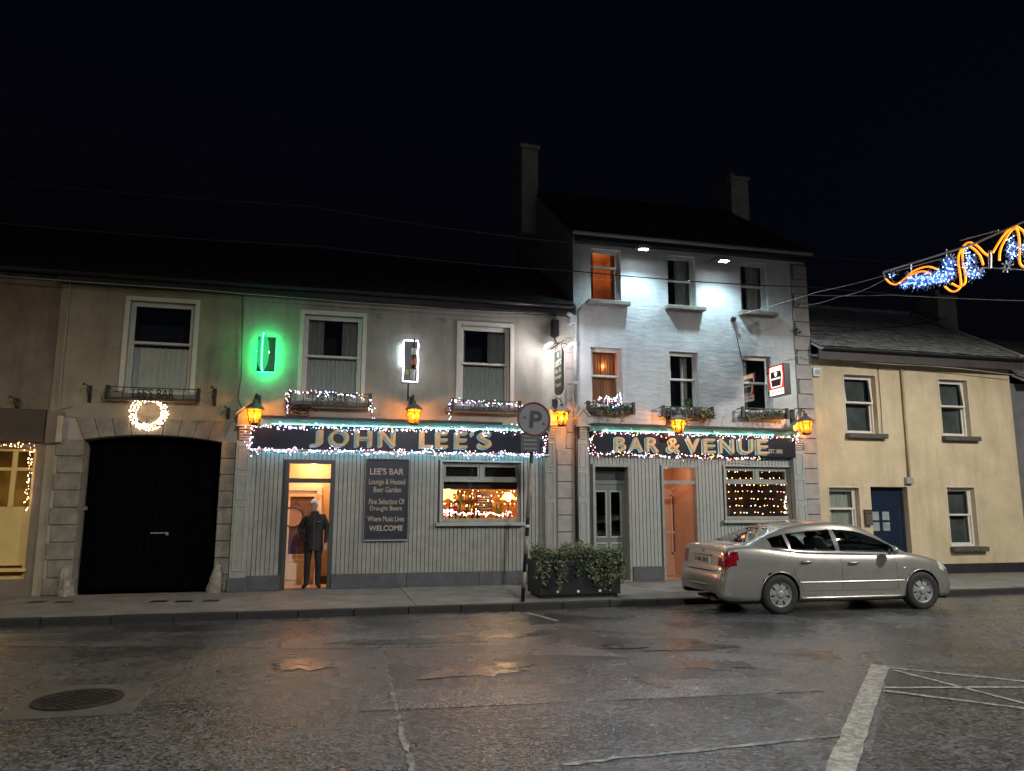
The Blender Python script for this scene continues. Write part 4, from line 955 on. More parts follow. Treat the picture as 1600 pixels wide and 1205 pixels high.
MB().tube([(oc.x,oc.y+.2,oc.z),(oc.x,-.17,oc.z)],.02,6).build('arm', black_m, t)
# bottle sign
bx,bz = XZ(629,596,-.1); bx2,bz2 = XZ(653.5,533,-.1)
t = thing('bottle_neon_sign', 'white neon outlined sign with a bottle above the middle lantern', 'neon sign', (bx,0,bz))
w_, h_ = bx2-bx, bz2-bz
out = [(0,0),(1,0),(1.0,.35),(1.02,.55),(.97,.72),(1.03,.9),(.98,1.0),(.05,1.0),(-.02,.92),(.0,.62),(.04,.35)]
poly = [(bx+u*w_, bz+v*h_) for u,v in out]
MB().prism(poly,-.10,-.06).build('backplate', mat('sign_black_plate',(.02,.02,.022),.35), t)
MB().tube([(a,-.115,b) for a,b in poly],.014,6,True).build('neon_tube', wn, t)
MB().tube([(bx-.02,-.045,bz+h_*.9),(bx-.02,-.045,bz+h_*.4)],.01,5).build('halo_light', emat('halo_blue',(.7,.88,1),18), t)
cx = bx+w_*.72
MB().lathe([(.001,bz+h_*.34),(.05,bz+h_*.34),(.055,bz+h_*.36),(.055,bz+h_*.66),(.03,bz+h_*.78),(.022,bz+h_*1.0),(.026,bz+h_*1.03),(.001,bz+h_*1.04)],(cx,-.15,0),12).build('bottle', mat('bottle_dark',(.06,.03,.01),.2), t, smooth=True)
MB().lathe([(.057,bz+h_*.64),(.057,bz+h_*.80)],(cx,-.15,0),12).build('bottle_label', mat('label_white',(.75,.72,.65),.5), t)
MB().lathe([(.0575,bz+h_*.40),(.0575,bz+h_*.52)],(cx,-.15,0),12).build('bottle_band', mat('label_orange',(.6,.15,.04),.5), t)
MB().lathe([(.001,bz+h_*.06),(.04,bz+h_*.06),(.055,bz+h_*.28),(.05,bz+h_*.28),(.036,bz+h_*.09)],(cx-.02,-.15,0),12).build('tumbler', mat('tumbler_pale',(.65,.68,.66),.2), t, smooth=True)
MB().ell((cx-.13,-.13,bz+h_*.22),.03,.03,.06).build('leaf_print', mat('leaf_yellow',(.45,.5,.15),.5), t, smooth=True)
MB().lathe([(.02,bz-.36),(.02,bz)],(bx+w_*.4,-.08,0),6).build('conduit', black_m, t)
# projecting light box
f0 = W(1224,567,-.75); LXB = f0.x; 
zb0 = wz(1231,616,-.75); zb1 = f0.z
t = thing('light_box_sign', 'projecting red and white lit box sign with a pint glass on the right corner', 'light box sign', (LXB,-.4,zb0))
y0_, y1_ = -.75,-.13; th = .17
MB().box(LXB,LXB+th,y0_,y1_,zb0,zb1).build('case', mat('case_black',(.02,.02,.02),.3), t, bevel=.006)
s_red = emat('lit_red',(.80,.030,.02),.55); s_white = emat('lit_white',(1,.95,.85),.8); s_dark = emat('lit_dark',(.03,.015,.012),.3); s_crm = emat('lit_cream',(1,.80,.42),1.5)
H_ = zb1-zb0; Wd = y1_-y0_
def facq(name, ua, ub, va, vb_, mt, off):  # on the -X face; u runs from the wall outward to the street
    MB().box(LXB-off-.002,LXB-off,y1_-ub*Wd,y1_-ua*Wd,zb0+va*H_,zb0+vb_*H_).build(name, mt, t)
facq('face_red',.03,.97,.03,.97,s_red,.002)
facq('face_border',.05,.95,.03,.22,s_white,.006)
m = MB(); pg = [(.22,.30),(.78,.30),(.88,.62),(.84,.92),(.16,.92),(.12,.62)]
def face_poly(name, pg, mt, off):
    n = len(pg); vs = [(LXB-off-d_, y1_-u*Wd, zb0+v*H_) for d_ in (.002,0) for u,v in pg]
    return MB().add(vs,[tuple(range(n))]+[(i,(i+1)%n,(i+1)%n+n,i+n) for i in range(n)]).build(name, mt, t)
face_poly('pint_outline',[(.17,.28),(.83,.28),(.91,.62),(.87,.945),(.13,.945),(.09,.62)],s_white,.006)
face_poly('pint_glass',[(.22,.31),(.78,.31),(.86,.62),(.82,.80),(.18,.80),(.14,.62)],s_dark,.010)
face_poly('pint_head',[(.18,.80),(.82,.80),(.82,.93),(.18,.93)],s_crm,.011)
face_poly('harp_mark',[(.46,.63),(.54,.63),(.60,.76),(.40,.76)],s_white,.014)
text('GUINNESS', (LXB-.013, y1_-.2*Wd, zb0+.53*H_), (0,-1,0), UZ, Wd*.6, H_*.055, s_white, t, .003, .02)
text("LEE'S BAR", (LXB-.010, y1_-.10*Wd, zb0+.09*H_), (0,-1,0), UZ, Wd*.8, H_*.08, s_dark, t, .003, .02)
MB().box(LXB+th+.001,LXB+th+.004,y0_+.02,y1_-.02,zb0+.02,zb1-.02).build('back_face', s_white, t)
MB().box(LXB+.05,LXB+.10,y1_,.0,zb0+.1,zb0+.16).box(LXB+.05,LXB+.10,y1_,.0,zb1-.16,zb1-.1).build('arm', black_m, t)
# swinging pub sign with two lamp tubes
sx = wx(873,580,-.55); z1 = wz(873,548,-.6); z0 = wz(873,617,-.6)
t = thing('hanging_sign', 'dark green hanging pub board with cream lettering under two tube lamps', 'hanging sign', (sx,-.5,z0))
ya, yb = -.85,-.30
prof = [(yb,z0+.10),(yb+(ya-yb)*.2,z0+.02),((ya+yb)/2,z0),(yb+(ya-yb)*.8,z0+.02),(ya,z0+.10),(ya,z1),(yb,z1)]
n = len(prof); MB().add([(sx+d_,y_,z_) for d_ in (-.02,.02) for y_,z_ in prof],[tuple(range(n)),tuple(range(2*n-1,n-1,-1))]+[(i,i+n,(i+1)%n+n,(i+1)%n) for i in range(n)]).build('board', mat('sign_board_green',(.03,.05,.04),.45), t, recalc=True)
cr = mat('sign_cream',(.62,.58,.42),.6)
for s_, fr_, wd_, hh_ in (("A",.86,.2,.10),("LEE'S",.66,.8,.13),("Bar &",.50,.7,.10),("Lounge",.34,.8,.12),("Venue",.18,.7,.10)):
    text(s_, (sx-.022, (ya+yb)/2+wd_*.275, z0+(z1-z0)*fr_), (0,-1,0), UZ, wd_*.55, (z1-z0)*hh_, cr, t, .004, .01)
ib = MB(); ib.tube([(sx,.0,z1+.16),(sx,-.92,z1+.16)],.016,6); ib.tube([(sx,-.45,z1),(sx,-.45,z1+.16)],.008,5); ib.tube([(sx,-.75,z1),(sx,-.75,z1+.16)],.008,5); ib.tube([(sx,-.01,z1+.5),(sx,-.5,z1+.17)],.010,5); ib.build('bracket', black_m, t)
tube_e = emat('lamp_tube', (1.0,.55,.78), 5)
for s_, (pa_, pb_) in (('l',((850,545),(863,536))),('r',((882,546),(897,536)))):
    A = W(*pa_,-.45); B = W(*pb_,-.95)
    B = Vector((A.x+.02, -.95, A.z+.04)) if False else B
    d_ = 1 if s_ == 'r' else -1
    MB().tube([A,B],.018,8).build('lamp_tube', tube_e, t)
    up = Vector((0,0,.035)); m = MB(); sd = Vector((-.05*d_,0,.0))
    m.quad(A+up+Vector((-.045,0,-.0)),B+up+Vector((-.045,0,0)),B+up+Vector((.045,0,0)),A+up+Vector((.045,0,0)))
    m.build('lamp_hood', black_m, t)
    lamp('POINT', A.lerp(B,.5)+Vector((-.04 if s_ == 'l' else .04,.1,-.06)), 12.0, (1.0,.93,.97), t, .05)
    MB().tube([A.lerp(B,.5)+up,Vector((sx,(A.y+B.y)/2,z1+.16))],.010,5).build('lamp_arm', black_m, t)
# flood lights under the top gutter
for i,(px,py,lb) in enumerate(((1006,386,'left flood light under the top gutter of the tall bar'),(1131,405,'right flood light under the top gutter of the tall bar'))):
    p = W(px,py,-.62)
    t = thing('flood_light', lb, 'flood light', tuple(p), 'flood lights under the gutter')
    m = MB().add([(p.x-.13,p.y-.10,p.z-.05),(p.x+.13,p.y-.10,p.z-.05),(p.x+.13,p.y+.10,p.z-.05),(p.x-.13,p.y+.10,p.z-.05),(p.x-.10,p.y-.08,p.z+.04),(p.x+.10,p.y-.08,p.z+.04),(p.x+.10,p.y+.08,p.z+.04),(p.x-.10,p.y+.08,p.z+.04)],
        [(0,3,2,1),(4,5,6,7),(0,1,5,4),(1,2,6,5),(2,3,7,6),(3,0,4,7)]); m.build('housing', mat('flood_grey',(.25,.26,.27),.4), t, bevel=.006)
    MB().quad((p.x-.10,p.y-.07,p.z-.054),(p.x-.10,p.y+.07,p.z-.054),(p.x+.10,p.y+.07,p.z-.054),(p.x+.10,p.y-.07,p.z-.054)).build('lens', emat('flood_lens',(.85,.98,1.0),30), t)
    MB().tube([(p.x,p.y+.05,p.z+.05),(p.x,p.y+.2,p.z+.14),(p.x,-.0,p.z+.16)],.014,6).build('bracket', black_m, t)
    l = lamp('SPOT', (p.x,p.y+.01,p.z-.085), 85, (.60,.88,1.0), t, .07, spot_size=R(165), spot_blend=.6)
    l.rotation_euler = (R(-16),0,0)

# ------------------------------------------------------------------ menu board
Yb_ = -.085
mx0,mz0 = XZ(570.5,842,Yb_); mx1,mz1 = XZ(638,719.5,Yb_)
t = thing('menu_board', 'tall navy notice board with tan lettering beside the pub door', 'notice board', (mx0,Yb_,mz0))
MB().box(mx0,mx1,Yb_,-.05,mz0,mz1).build('panel', mat('board_navy',(.014,.018,.032),.4,var=.1), t)
rect_frame(MB(), mx0-.02,mx1+.02,mz0-.02,mz1+.02,Yb_-.02,-.052,.03).build('frame', mat('board_frame',(.03,.03,.034),.45), t, bevel=.004)
MB().box(mx0-.03,mx1+.03,Yb_-.045,-.052,mz0-.045,mz0-.022).build('ledge', sage_l, t, bevel=.004)
tan_m = mat('lettering_tan',(.46,.38,.29),.6,var=.1)
for s_, a,b,t_,bo in (("LEE'S BAR",155,612,190,272),("Lounge & Heated",140,630,335,425),("Beer Garden",205,575,440,510),("Fine Selection Of",140,620,598,672),("Draught Beers",155,585,695,775),("Where Music Lives",120,615,830,905),("WELCOME",140,595,955,1032)):
    p0 = W(560+a/8.61,710+bo/8.61,Yb_-.004); p1 = W(560+b/8.61,710+t_/8.61,Yb_-.004)
    text(s_, (p0.x,Yb_-.002,p0.z), UX, UZ, p1.x-p0.x, p1.z-p0.z, tan_m, t, .005, .018 if s_.isupper() else .008)

# ------------------------------------------------------------------ window guards with iron letters
def guard(label, pl_, pr, pt, pb, word, Yg=-.22, bars=True):
    x0,z0 = XZ(pl_,pb,Yg); x1 = wx(pr,pb,Yg); z1 = wz((pl_+pr)/2,pt,Yg)
    t = thing('window_guard', label, 'window guard', (x0,Yg,z0), 'iron guards on the upper sills')
    m = MB(); m.box(x0,x1,Yg-.008,Yg+.008,z1-.016,z1); m.box(x0,x1,Yg-.008,Yg+.008,z0,z0+.016)
    for x_ in (x0,x1): m.box(x_-.01,x_+.01,Yg+.01,-.0,z1-.016,z1-.001); m.box(x_-.01,x_+.01,Yg+.01,-.0,z0+.001,z0+.016)
    m.build('rail', black_m, t)
    for x_ in (x0,x1): MB().box(x_-.035,x_+.035,Yg-.03,Yg+.03,z0-.02,z1+.02).build('end_post', black_m, t, bevel=.006)
    n = 6
    for i in range(1,n):
        u = i/n
        if .28 < u < .72 and word: continue
        x_ = x0+(x1-x0)*u; MB().box(x_-.007,x_+.007,Yg-.006,Yg+.006,z0+.016,z1-.016).build('bar', black_m, t)
    if word:
        text(word, (x0+(x1-x0)*.27,Yg+.004,z0+.018), UX, UZ, (x1-x0)*.46, z1-z0-.036, black_m, t, .012, .006)
    return t, x0, x1, z0, z1
guard("black iron sill guard lettered LEE'S BAR above the wreath", 167,310,606,621,"LEE'S BAR")
guard('iron sill guard wrapped in fairy lights, window nearer the green neon sign', 452,578,614,632,"LEE'S BAR")
guard('iron sill guard wrapped in fairy lights, window beside the hanging sign', 706,812,626,640,"LEE'S BAR")
GP = [guard('iron sill guard with plants under the orange lit window', 919,990,629,644,"LIVE MUSIC"), guard('iron sill guard with a fern, middle window of the tall bar', 1037,1113,636,650,"BAR"), guard('iron sill guard with plants beneath the box sign', 1161,1230,638,652,"VENUE")]
def wall_bracket(label, px, pyt, pyb):
    p = W(px,pyb,-.02); zt = wz(px,pyt,-.02)
    t = thing('hook_bracket', label, 'bracket', (p.x,0,p.z), 'iron basket brackets on the wall')
    MB().box(p.x-.03,p.x+.03,-.03,-.001,p.z,zt).build('backplate', black_m, t, bevel=.005)
    m = MB(); m.tube([(p.x,-.03,zt-.05),(p.x-.02,-.2,zt-.02),(p.x-.03,-.32,zt+.0),(p.x-.03,-.35,zt-.05)],.011,6); m.tube([(p.x,-.03,p.z+.05),(p.x-.02,-.16,zt-.06)],.009,5); m.build('arm', black_m, t)
for px,a,b,lb in ((139,602,629,'iron basket bracket left of the gateway window'),(335,607,635,'iron basket bracket right of the gateway window'),(356,637,658,'small iron bracket beside the left lantern'),(26,622,642,'iron bracket at the far left over the yellow shop')): wall_bracket(lb,px,a,b)

# ------------------------------------------------------------------ plants
def foliage(m, c, rx, ry, rz, n, s, droop=0.0):
    for _ in range(n):
        a = random.random()*6.283; b = random.uniform(-1,1); r = random.random()**.4
        p = Vector((c[0]+rx*r*math.cos(a)*math.sqrt(1-b*b), c[1]+ry*r*math.sin(a)*math.sqrt(1-b*b), c[2]+rz*r*b))
        d = Vector((random.uniform(-1,1),random.uniform(-1,1),random.uniform(-1,.6))).normalized(); e = d.cross(Vector((random.uniform(-1,1),random.uniform(-1,1),random.uniform(-1,1)))).normalized()
        l = s*random.uniform(.6,1.3)
        m.add([p, p+d*l*.5+e*l*.35, p+d*l, p+d*l*.5-e*l*.35],[(0,1,2),(0,2,3)])
    return m
def blades(m, c, n, h, spread):
    for _ in range(n):
        a = random.random()*6.283; t_ = random.uniform(.3,1)*spread; d = Vector((math.cos(a),math.sin(a)*.6,0)); s = Vector((-d.y,d.x,0))*.016
        p0 = Vector(c); p1 = p0+d*t_*.5+Vector((0,0,h*random.uniform(.6,1))); p2 = p0+d*t_*1.1+Vector((0,0,h*random.uniform(.4,.95)))
        m.add([p0-s,p0+s,p1+s*1.2,p1-s*1.2,p2],[(0,1,2,3),(3,2,4)])
    return m
for (t_, x0,x1,z0,z1), lb in zip(GP, ('green sill plant under the orange lit window','fern and variegated ivy on the middle sill of the tall bar','dark trailing sill plants beneath the box sign')):
    t = thing('sill_plant', lb, 'plant', ((x0+x1)/2,-.12,z0), 'plants on the upper sills of the tall bar')
    MB().box(x0+.06,x1-.06,-.19,-.04,z0-.0,z0+.10).build('trough', mat('trough_dark',(.05,.04,.035),.7), t)
    m = MB(); n_ = 70
    for k in range(7): foliage(m, (x0+.1+(x1-x0-.2)*random.random(),-.17,z0+.12+random.uniform(-.04,.06)),.12,.08,.07,n_ if lb[0]!='d' else 40,.05)
    if 'fern' in lb: foliage(m,(x1-.15,-.26,z0+.06),.2,.08,.12,160,.06)
    tag(m.build('leaves', leaf_b if 'fern' in lb else leaf_c, t), kind='stuff')
    if 'fern' in lb: tag(blades(MB(),((x0+x1)/2+.05,-.15,z0+.1),26,.34,.22).build('fern_fronds', leaf_c, t), kind='stuff')
    m = MB()
    for k in range(9):
        xx = random.uniform(x0+.1,x1-.05); L_ = random.uniform(.1,.35)
        m.tube([(xx,-.24,z0+.08),(xx+.02,-.27,z0-.05),(xx+random.uniform(-.05,.05),-.25,z0-L_)],.004,3)
        for q in range(5): foliage(m,(xx+random.uniform(-.03,.03),-.26,z0+.02-L_*q/5),.03,.02,.03,3,.04)
    tag(m.build('trailing_stems', leaf_b, t), kind='stuff')

# ------------------------------------------------------------------ fairy lights
FB = {'pink_bulbs': emat('bulb_pink',(1.0,.30,.45),8), 'white_bulbs': emat('bulb_white',(.85,.90,1.0),10), 'blue_bulbs': emat('bulb_blue',(.15,.42,1.0),15), 'amber_bulbs': emat('bulb_amber',(1.0,.42,.12),9)}
def garland(label, path, dens, spread, mix=(.3,.3,.28,.12), rb=.0072, group='fairy light garlands', wire=.006, cat='fairy lights', name='fairy_light_garland'):
    path = [Vector(p) for p in path]
    t = thing(name, label, cat, tuple(path[0]), group)
    m = MB(); pts = []
    for i in range(len(path)-1):
        n = max(1,int((path[i+1]-path[i]).length/.12))
        for k in range(n): pts.append(path[i].lerp(path[i+1],k/n)+Vector((random.uniform(-1,1),random.uniform(-.4,.2),random.uniform(-1,1)))*spread*.55)
    pts.append(path[-1]); m.tube(pts,wire,4); m.build('cable', cable_k, t)
    mb = {k: MB() for k in FB}; keys = list(FB)
    L_ = sum((path[i+1]-path[i]).length for i in range(len(path)-1))
    for i in range(len(path)-1):
        d = path[i+1]-path[i]
        for k in range(int(d.length*dens)):
            u = random.random(); g_ = .6+.4*math.sin((path[i].x+d.x*u)*9+(path[i].z+d.z*u)*7)
            p = path[i]+d*u+Vector((random.gauss(0,1)*.5,random.uniform(-.6,.1),random.gauss(0,1)*.5))*spread*g_*1.3
            mb[random.choices(keys,mix)[0]].octa(p,rb*random.uniform(.75,1.2))
    for k,q in mb.items():
        if q.v: tag(q.build(k, FB[k], t), kind='stuff')
    return t
Yg = -.27
def gp(l, Y=Yg): return [W(a,b,Y) for a,b in l]
def wavy(a, b, n, amp):
    return [(a[0]+(b[0]-a[0])*i/n, a[1]+(b[1]-a[1])*i/n+(random.uniform(-amp,amp) if 0 < i < n else 0)) for i in range(n+1)]
garland('fairy lights framing the left shop sign', gp(wavy((391,667),(845,675),18,2.2)+wavy((850,680),(851,705),3,1)+wavy((848,710),(395,704),18,2.2)+wavy((391,700),(389,669),3,1)), 58, .075)
garland('fairy lights looped on the sill guard nearer the green sign', gp(wavy((447,664),(450,618),3,2)+wavy((455,614),(560,618),6,2)+wavy((565,620),(578,626),2,1)+wavy((580,630),(583,668),3,2),-.26), 36, .06)
garland('fairy lights looped on the sill guard beside the hanging sign', gp(wavy((703,668),(703,628),3,2)+wavy((708,626),(812,632),7,2)+wavy((815,634),(816,640),2,1),-.26), 36, .06)
garland('fairy lights framing the right shop sign', gp(wavy((921,705),(924,688),3,1.5)+wavy((930,676),(1240,684),14,2.2)+[(1248,680)]+wavy((1244,690),(1246,689),1,1))+gp([(1246,689)])[:0], 40, .07, (.34,.28,.08,.30))
garland('fairy lights under the letters of the right shop sign', gp(wavy((921,708),(1186,717),13,2.2)), 42, .065, (.32,.28,.08,.32))
garland('warm fairy lights over the yellow shop window', gp(wavy((-150,695),(52,696),8,3),-.15)+gp(wavy((46,740),(40,795),3,2),-.02), 38, .06, (.05,.2,0,.75))
garland('warm lights tucked along the foot of the bar window', [W(x_,803+random.uniform(-3,3),.16) for x_ in range(692,806,6)], 75, .05, (.3,.25,.03,.42), .010)
for i,py in enumerate((737,747,758,768,779.5,790.5,801)):
    garland('row %s of warm lights in the right shop window, counted from the top' % ('one','two','three','four','five','six','seven')[i], [W(x_,py+random.uniform(-1,1),.16) for x_ in range(1134,1234,8)], 10, .018, (.18,.16,0,.66), .0095, 'strung rows in the right shop window', .003)
garland('bright string down the right side of the right shop window', [W(1228+random.uniform(-2,2),y_,.15) for y_ in range(762,806,6)], 40, .02, (.1,.3,0,.6), .010, 'strung rows in the right shop window', .003)
garland('pink and blue lights glowing on the sill of the orange lit window', gp([(935,624),(950,620),(958,628),(968,614),(971,630),(962,634),(948,632)],-.20), 60, .05, (.25,.25,.4,.1))
for i_,(y_,lb) in enumerate(((769,'amber lights strung along the top of the bar window display'),(776,'amber lights hung over the back shelf bottles'),(789,'amber lights at mid height behind the bar window'))):
    garland(lb, [W(x_,y_+random.uniform(-3,3),1.75-.3*i_) for x_ in range(688,812,7)], 16, .06, (.12,.08,0,.8), .012, 'strings in the bar window', .003)
# wreath
wc = W(233,645.5,-.08)
t = thing('wreath', 'round wreath wound with warm white lights above the gate arch', 'wreath', tuple(wc))
rr_ = .285
MB().tube([(wc.x+rr_*math.cos(q),wc.y,wc.z+rr_*math.sin(q)) for q in [2*math.pi*i/32 for i in range(32)]],.05,8,True).build('ring', mat('wreath_twig',(.12,.10,.05),.8,var=.3), t)
mb = {k: MB() for k in ('white_bulbs','pink_bulbs','amber_bulbs')}
for _ in range(380):
    q = random.random()*6.283; a = random.uniform(-1,1)*.07; p = (wc.x+(rr_+a)*math.cos(q), wc.y-.055*math.sqrt(max(0,1-(a/.07)**2))-.004, wc.z+(rr_+a)*math.sin(q))
    mb[random.choices(list(mb),(.5,.15,.35))[0]].octa(p,.0085)
for k,q in mb.items(): tag(q.build(k, {'white_bulbs':emat('wreath_white',(1,.86,.55),8),'pink_bulbs':FB['pink_bulbs'],'amber_bulbs':emat('wreath_amber',(1,.62,.2),8)}[k], t), kind='stuff')

# ------------------------------------------------------------------ cables
def cable(label, pts, r=.009, mt=cable_k, sag=0.0, n=14):
    m = MB(); P = [Vector(p) for p in pts]; q = []
    for i in range(len(P)-1):
        for k in range(n):
            u = k/n; p = P[i].lerp(P[i+1],u); p.z -= sag*4*u*(1-u); q.append(p)
    q.append(P[-1]); o = m.tube(q,r,5).build('overhead_cable', mt); return tag(o,label,'cable','cables on and over the street')
cable('upper dark cable strung across the top windows of the tall bar', [W(-200,262,-1.6),W(480,322,-1.6),W(878,378,-1.1),W(1290,402,-.9),W(1700,420,-.9)], .013, sag=.05)
cable('lower dark cable strung below the top windows of the tall bar', [W(-200,330,-1.6),W(500,385,-1.6),W(900,424,-1.2),W(1270,449,-1.0),W(1700,476,-1.0)], .013, sag=.05)
cable('pale cable clipped under the gutter of the two-storey pub', [W(a,b,-.30) for a,b in ((-60,424),(0,431),(104,439),(190,445),(300,452),(380,459),(470,466),(560,473),(640,478),(700,483),(770,487),(848,490))]+[W(a,b,-.05) for a,b in ((862,494),(868,505),(869,536))], .011, cable_m, n=3)
cable('pale cable dropping down the wall left of the gateway window', [W(a,b,-.03) for a,b in ((110,440),(107,465),(103,510),(98,560),(93,620),(91,640),(112,634))], .013, cable_m, n=3)
cable('thin dark cable running down to the left lantern', [W(a,b,-.03) for a,b in ((379,458),(378,540),(377,590),(371,622),(377,636),(385,640))], .009, cable_k, n=3)
cable('wire from the tall bar wall to the lit street decoration', [W(1147,494,-.05),W(1278,456,-1.6),W(1384,430,-2.9)], .008, cable_m, sag=.02)
cable('second slack wire from the bar corner to the lit street decoration', [W(1240,478,-.05),W(1310,464,-1.5),W(1384,436,-2.9)], .006, cable_m, sag=.06)
cable('pale overhead wire passing the cream house chimney', [W(1240,460,-.1),W(1390,461,-1.0),W(1700,472,-2.0)], .009, cable_m, sag=.03)
cable('dark wire sloping from the bar corner to the cream house chimney', [W(1243,516,-.08),W(1380,512,1.2),W(1482,496,3.0)], .012, cable_k, sag=.06)
cable('pale cable looping along the eaves of the cream house', [W(a,b,-.30) for a,b in ((1243,556),(1260,552),(1290,560),(1340,565),(1400,570),(1440,571),(1500,576),(1585,586))], .010, cable_m, n=3)
cable('dark wire hanging from the wall bracket of the tall bar', [W(a,b,-.05) for a,b in ((1145,494),(1150,520),(1157,552),(1163,575))], .010, cable_k, n=3)
cable('thin dark cable down the cream house between windows', [W(a,b,-.02) for a,b in ((1371,572),(1374,600),(1377,640),(1379,680))], .007, cable_k, n=2)
cable('tangle of pale wire on the right shop cornice', [W(a,b,-.3) for a,b in ((1151,640),(1147,652),(1156,664),(1158,678),(1162,668),(1170,672),(1174,660),(1168,648))], .009, cable_m, n=4)
# tangle of wire on the left shop cornice
m = MB(); p = W(470,650,-.3)
for k in range(9):
    a = random.uniform(.06,.26); m.tube([(p.x+a*1.1*math.cos(q)+.06*math.sin(q*2+k),p.y+.06*math.sin(q+k),p.z+.09+a*.55*math.sin(q)) for q in [i*.42 for i in range(int(random.uniform(9,16)))]],.009,4)
tag(m.build('cable_coil', cable_k), 'coil of black cable lying on the left shop cornice', 'cable')
# alarm box, intercom, small boxes
p = W(1271,588,-.05); q = W(1281,575,-.05); t = thing('alarm_box','white alarm box on the corner of the cream house','alarm box',tuple(p))
MB().box(p.x,q.x,-.09,-.001,p.z,q.z).build('case', mat('alarm_white',(.6,.6,.57),.4), t, bevel=.012); MB().box(p.x+.03,q.x-.03,-.097,-.089,p.z+.04,q.z-.06).build('grille', grey_m, t)
p = W(1353,821,-.05); q = W(1361,798,-.05); t = thing('post_box','slim brown letter box left of the navy door','letter box',tuple(p))
MB().box(p.x,q.x,-.10,-.001,p.z,q.z).build('case', mat('letterbox_brown',(.10,.08,.06),.5), t, bevel=.01); MB().box(p.x+.015,q.x-.015,-.108,-.1,q.z-.07,q.z-.05).build('slot', black_m, t); MB().box(p.x-.008,q.x+.008,-.115,-.001,q.z-.0,q.z+.02).build('lid', black_m, t, bevel=.004)
p = W(1146,499,-.06); t = thing('insulator_bracket','small black wire anchor on the wall of the tall bar','bracket',tuple(p)); MB().box(p.x-.05,p.x+.05,-.1,-.001,p.z-.04,p.z+.05).build('plate', black_m, t, bevel=.01); MB().lathe([(.03,-.16),(.03,-.1)],(p.x,0,p.z),8,'y').build('insulator', black_m, t)
t = thing('wire_anchor','cluster of wire anchors on the quoins of the tall bar','bracket',tuple(W(1243,516,-.05)))
for (a,b) in ((1243,515),(1248,520),(1246,478)):
    p = W(a,b,-.08); MB().lathe([(.022,-.16),(.035,-.13),(.02,-.1),(.02,-.058)],(p.x,0,p.z),8,'y').build('insulator', black_m, t)
for px,py,lb in ((596,494,'small pale vent high on the pub wall between the neon sign and window'),(696,501,'small pale vent high on the pub wall left of the third window')):
    p = W(px,py,-.03); t = thing('wall_vent',lb,'vent',tuple(p),'small vents on the pub wall'); MB().box(p.x-.06,p.x+.06,-.04,-.001,p.z-.03,p.z+.03).build('hood', grey_m, t, bevel=.008); MB().box(p.x-.05,p.x+.05,-.05,-.04,p.z-.032,p.z-.02).build('lip', grey_m, t)
p = W(868,525,-.06); t = thing('loudspeaker','dark wall speaker behind the hanging sign','loudspeaker',tuple(p)); MB().box(p.x-.10,p.x+.06,-.16,-.001,p.z-.02,p.z+.36).build('case', black_m, t, bevel=.015); MB().box(p.x-.08,p.x+.04,-.166,-.16,p.z,p.z+.34).build('grille', dark_m, t)

# ------------------------------------------------------------------ lit street decoration over the road
DA = W(1384,437,-2.9); DB = W(1640,330,-6.2)
t = thing('street_decoration', 'festive frame of amber rope loops and blue lights hung over the street', 'street decoration', tuple(DA))
def dpos(px, py, off=0.0):
    """photo point onto the vertical plane of the frame"""
    d = ray(px,py); e = (DB-DA); nrm = Vector((e.y,-e.x,0)).normalized(); k = nrm.dot(DA-CAM)/nrm.dot(d); return CAM+d*k+nrm*off
alu = mat('aluminium', (.45,.46,.47), .4, metal=.7, var=.08)
m = MB(); m.tube([dpos(1380,425),dpos(1383,436)],.022,6); m.tube([dpos(1381,425),dpos(1520,382),dpos(1640,328)],.022,6); m.tube([dpos(1400,424),dpos(1480,402)],.010,5)
m.tube([dpos(1424,410),dpos(1424,424)],.012,5); m.tube([dpos(1479,390),dpos(1479,402)],.012,5); m.tube([dpos(1536,418),dpos(1640,424)],.012,5)
m.tube([dpos(1547,392),dpos(1547,420)],.03,6); m.tube([dpos(1500,376),dpos(1560,360)],.014,5); m.build('frame', alu, t)
rope = emat('rope_amber',(1.0,.19,.004),.8); ropeb = emat('rope_bulb',(1.0,.34,.03),1.5); blue = emat('led_blue',(.20,.36,1.0),4); tins = mat('tinsel',(.35,.5,.75),.3,metal=.6)
def spl(pts, n=8):
    out = []; P = [Vector((a,b)) for a,b in pts]; P = [P[0]]+P+[P[-1]]
    for i in range(1,len(P)-2):
        for k in range(n):
            u = k/n; a,b,c_,d = P[i-1],P[i],P[i+1],P[i+2]
            out.append(.5*((2*b)+(c_-a)*u+(2*a-5*b+4*c_-d)*u*u+(3*b-a-3*c_+d)*u**3))
    out.append(P[-2]); return [(q.x,q.y) for q in out]
loops = [[(1383,436),(1391,443),(1400,444),(1412,436),(1424,425),(1440,418),(1452,417),(1463,421)],[(1411,437),(1426,428),(1440,424),(1452,427)],
    [(1475,448),(1485,455),(1494,454),(1500,446),(1499,430),(1496,404),(1502,388),(1512,379),(1525,384),(1536,395),(1543,400)],[(1486,443),(1497,448),(1506,443),(1507,430),(1503,408),(1503,392),(1510,385),(1520,389),(1530,400),(1535,414)],
    [(1550,395),(1560,378),(1571,363),(1582,354),(1592,357),(1600,366),(1606,390),(1612,410)],[(1560,407),(1562,390),(1572,370),(1582,358),(1589,362),(1592,385),(1592,410),(1600,418),(1612,418)]]
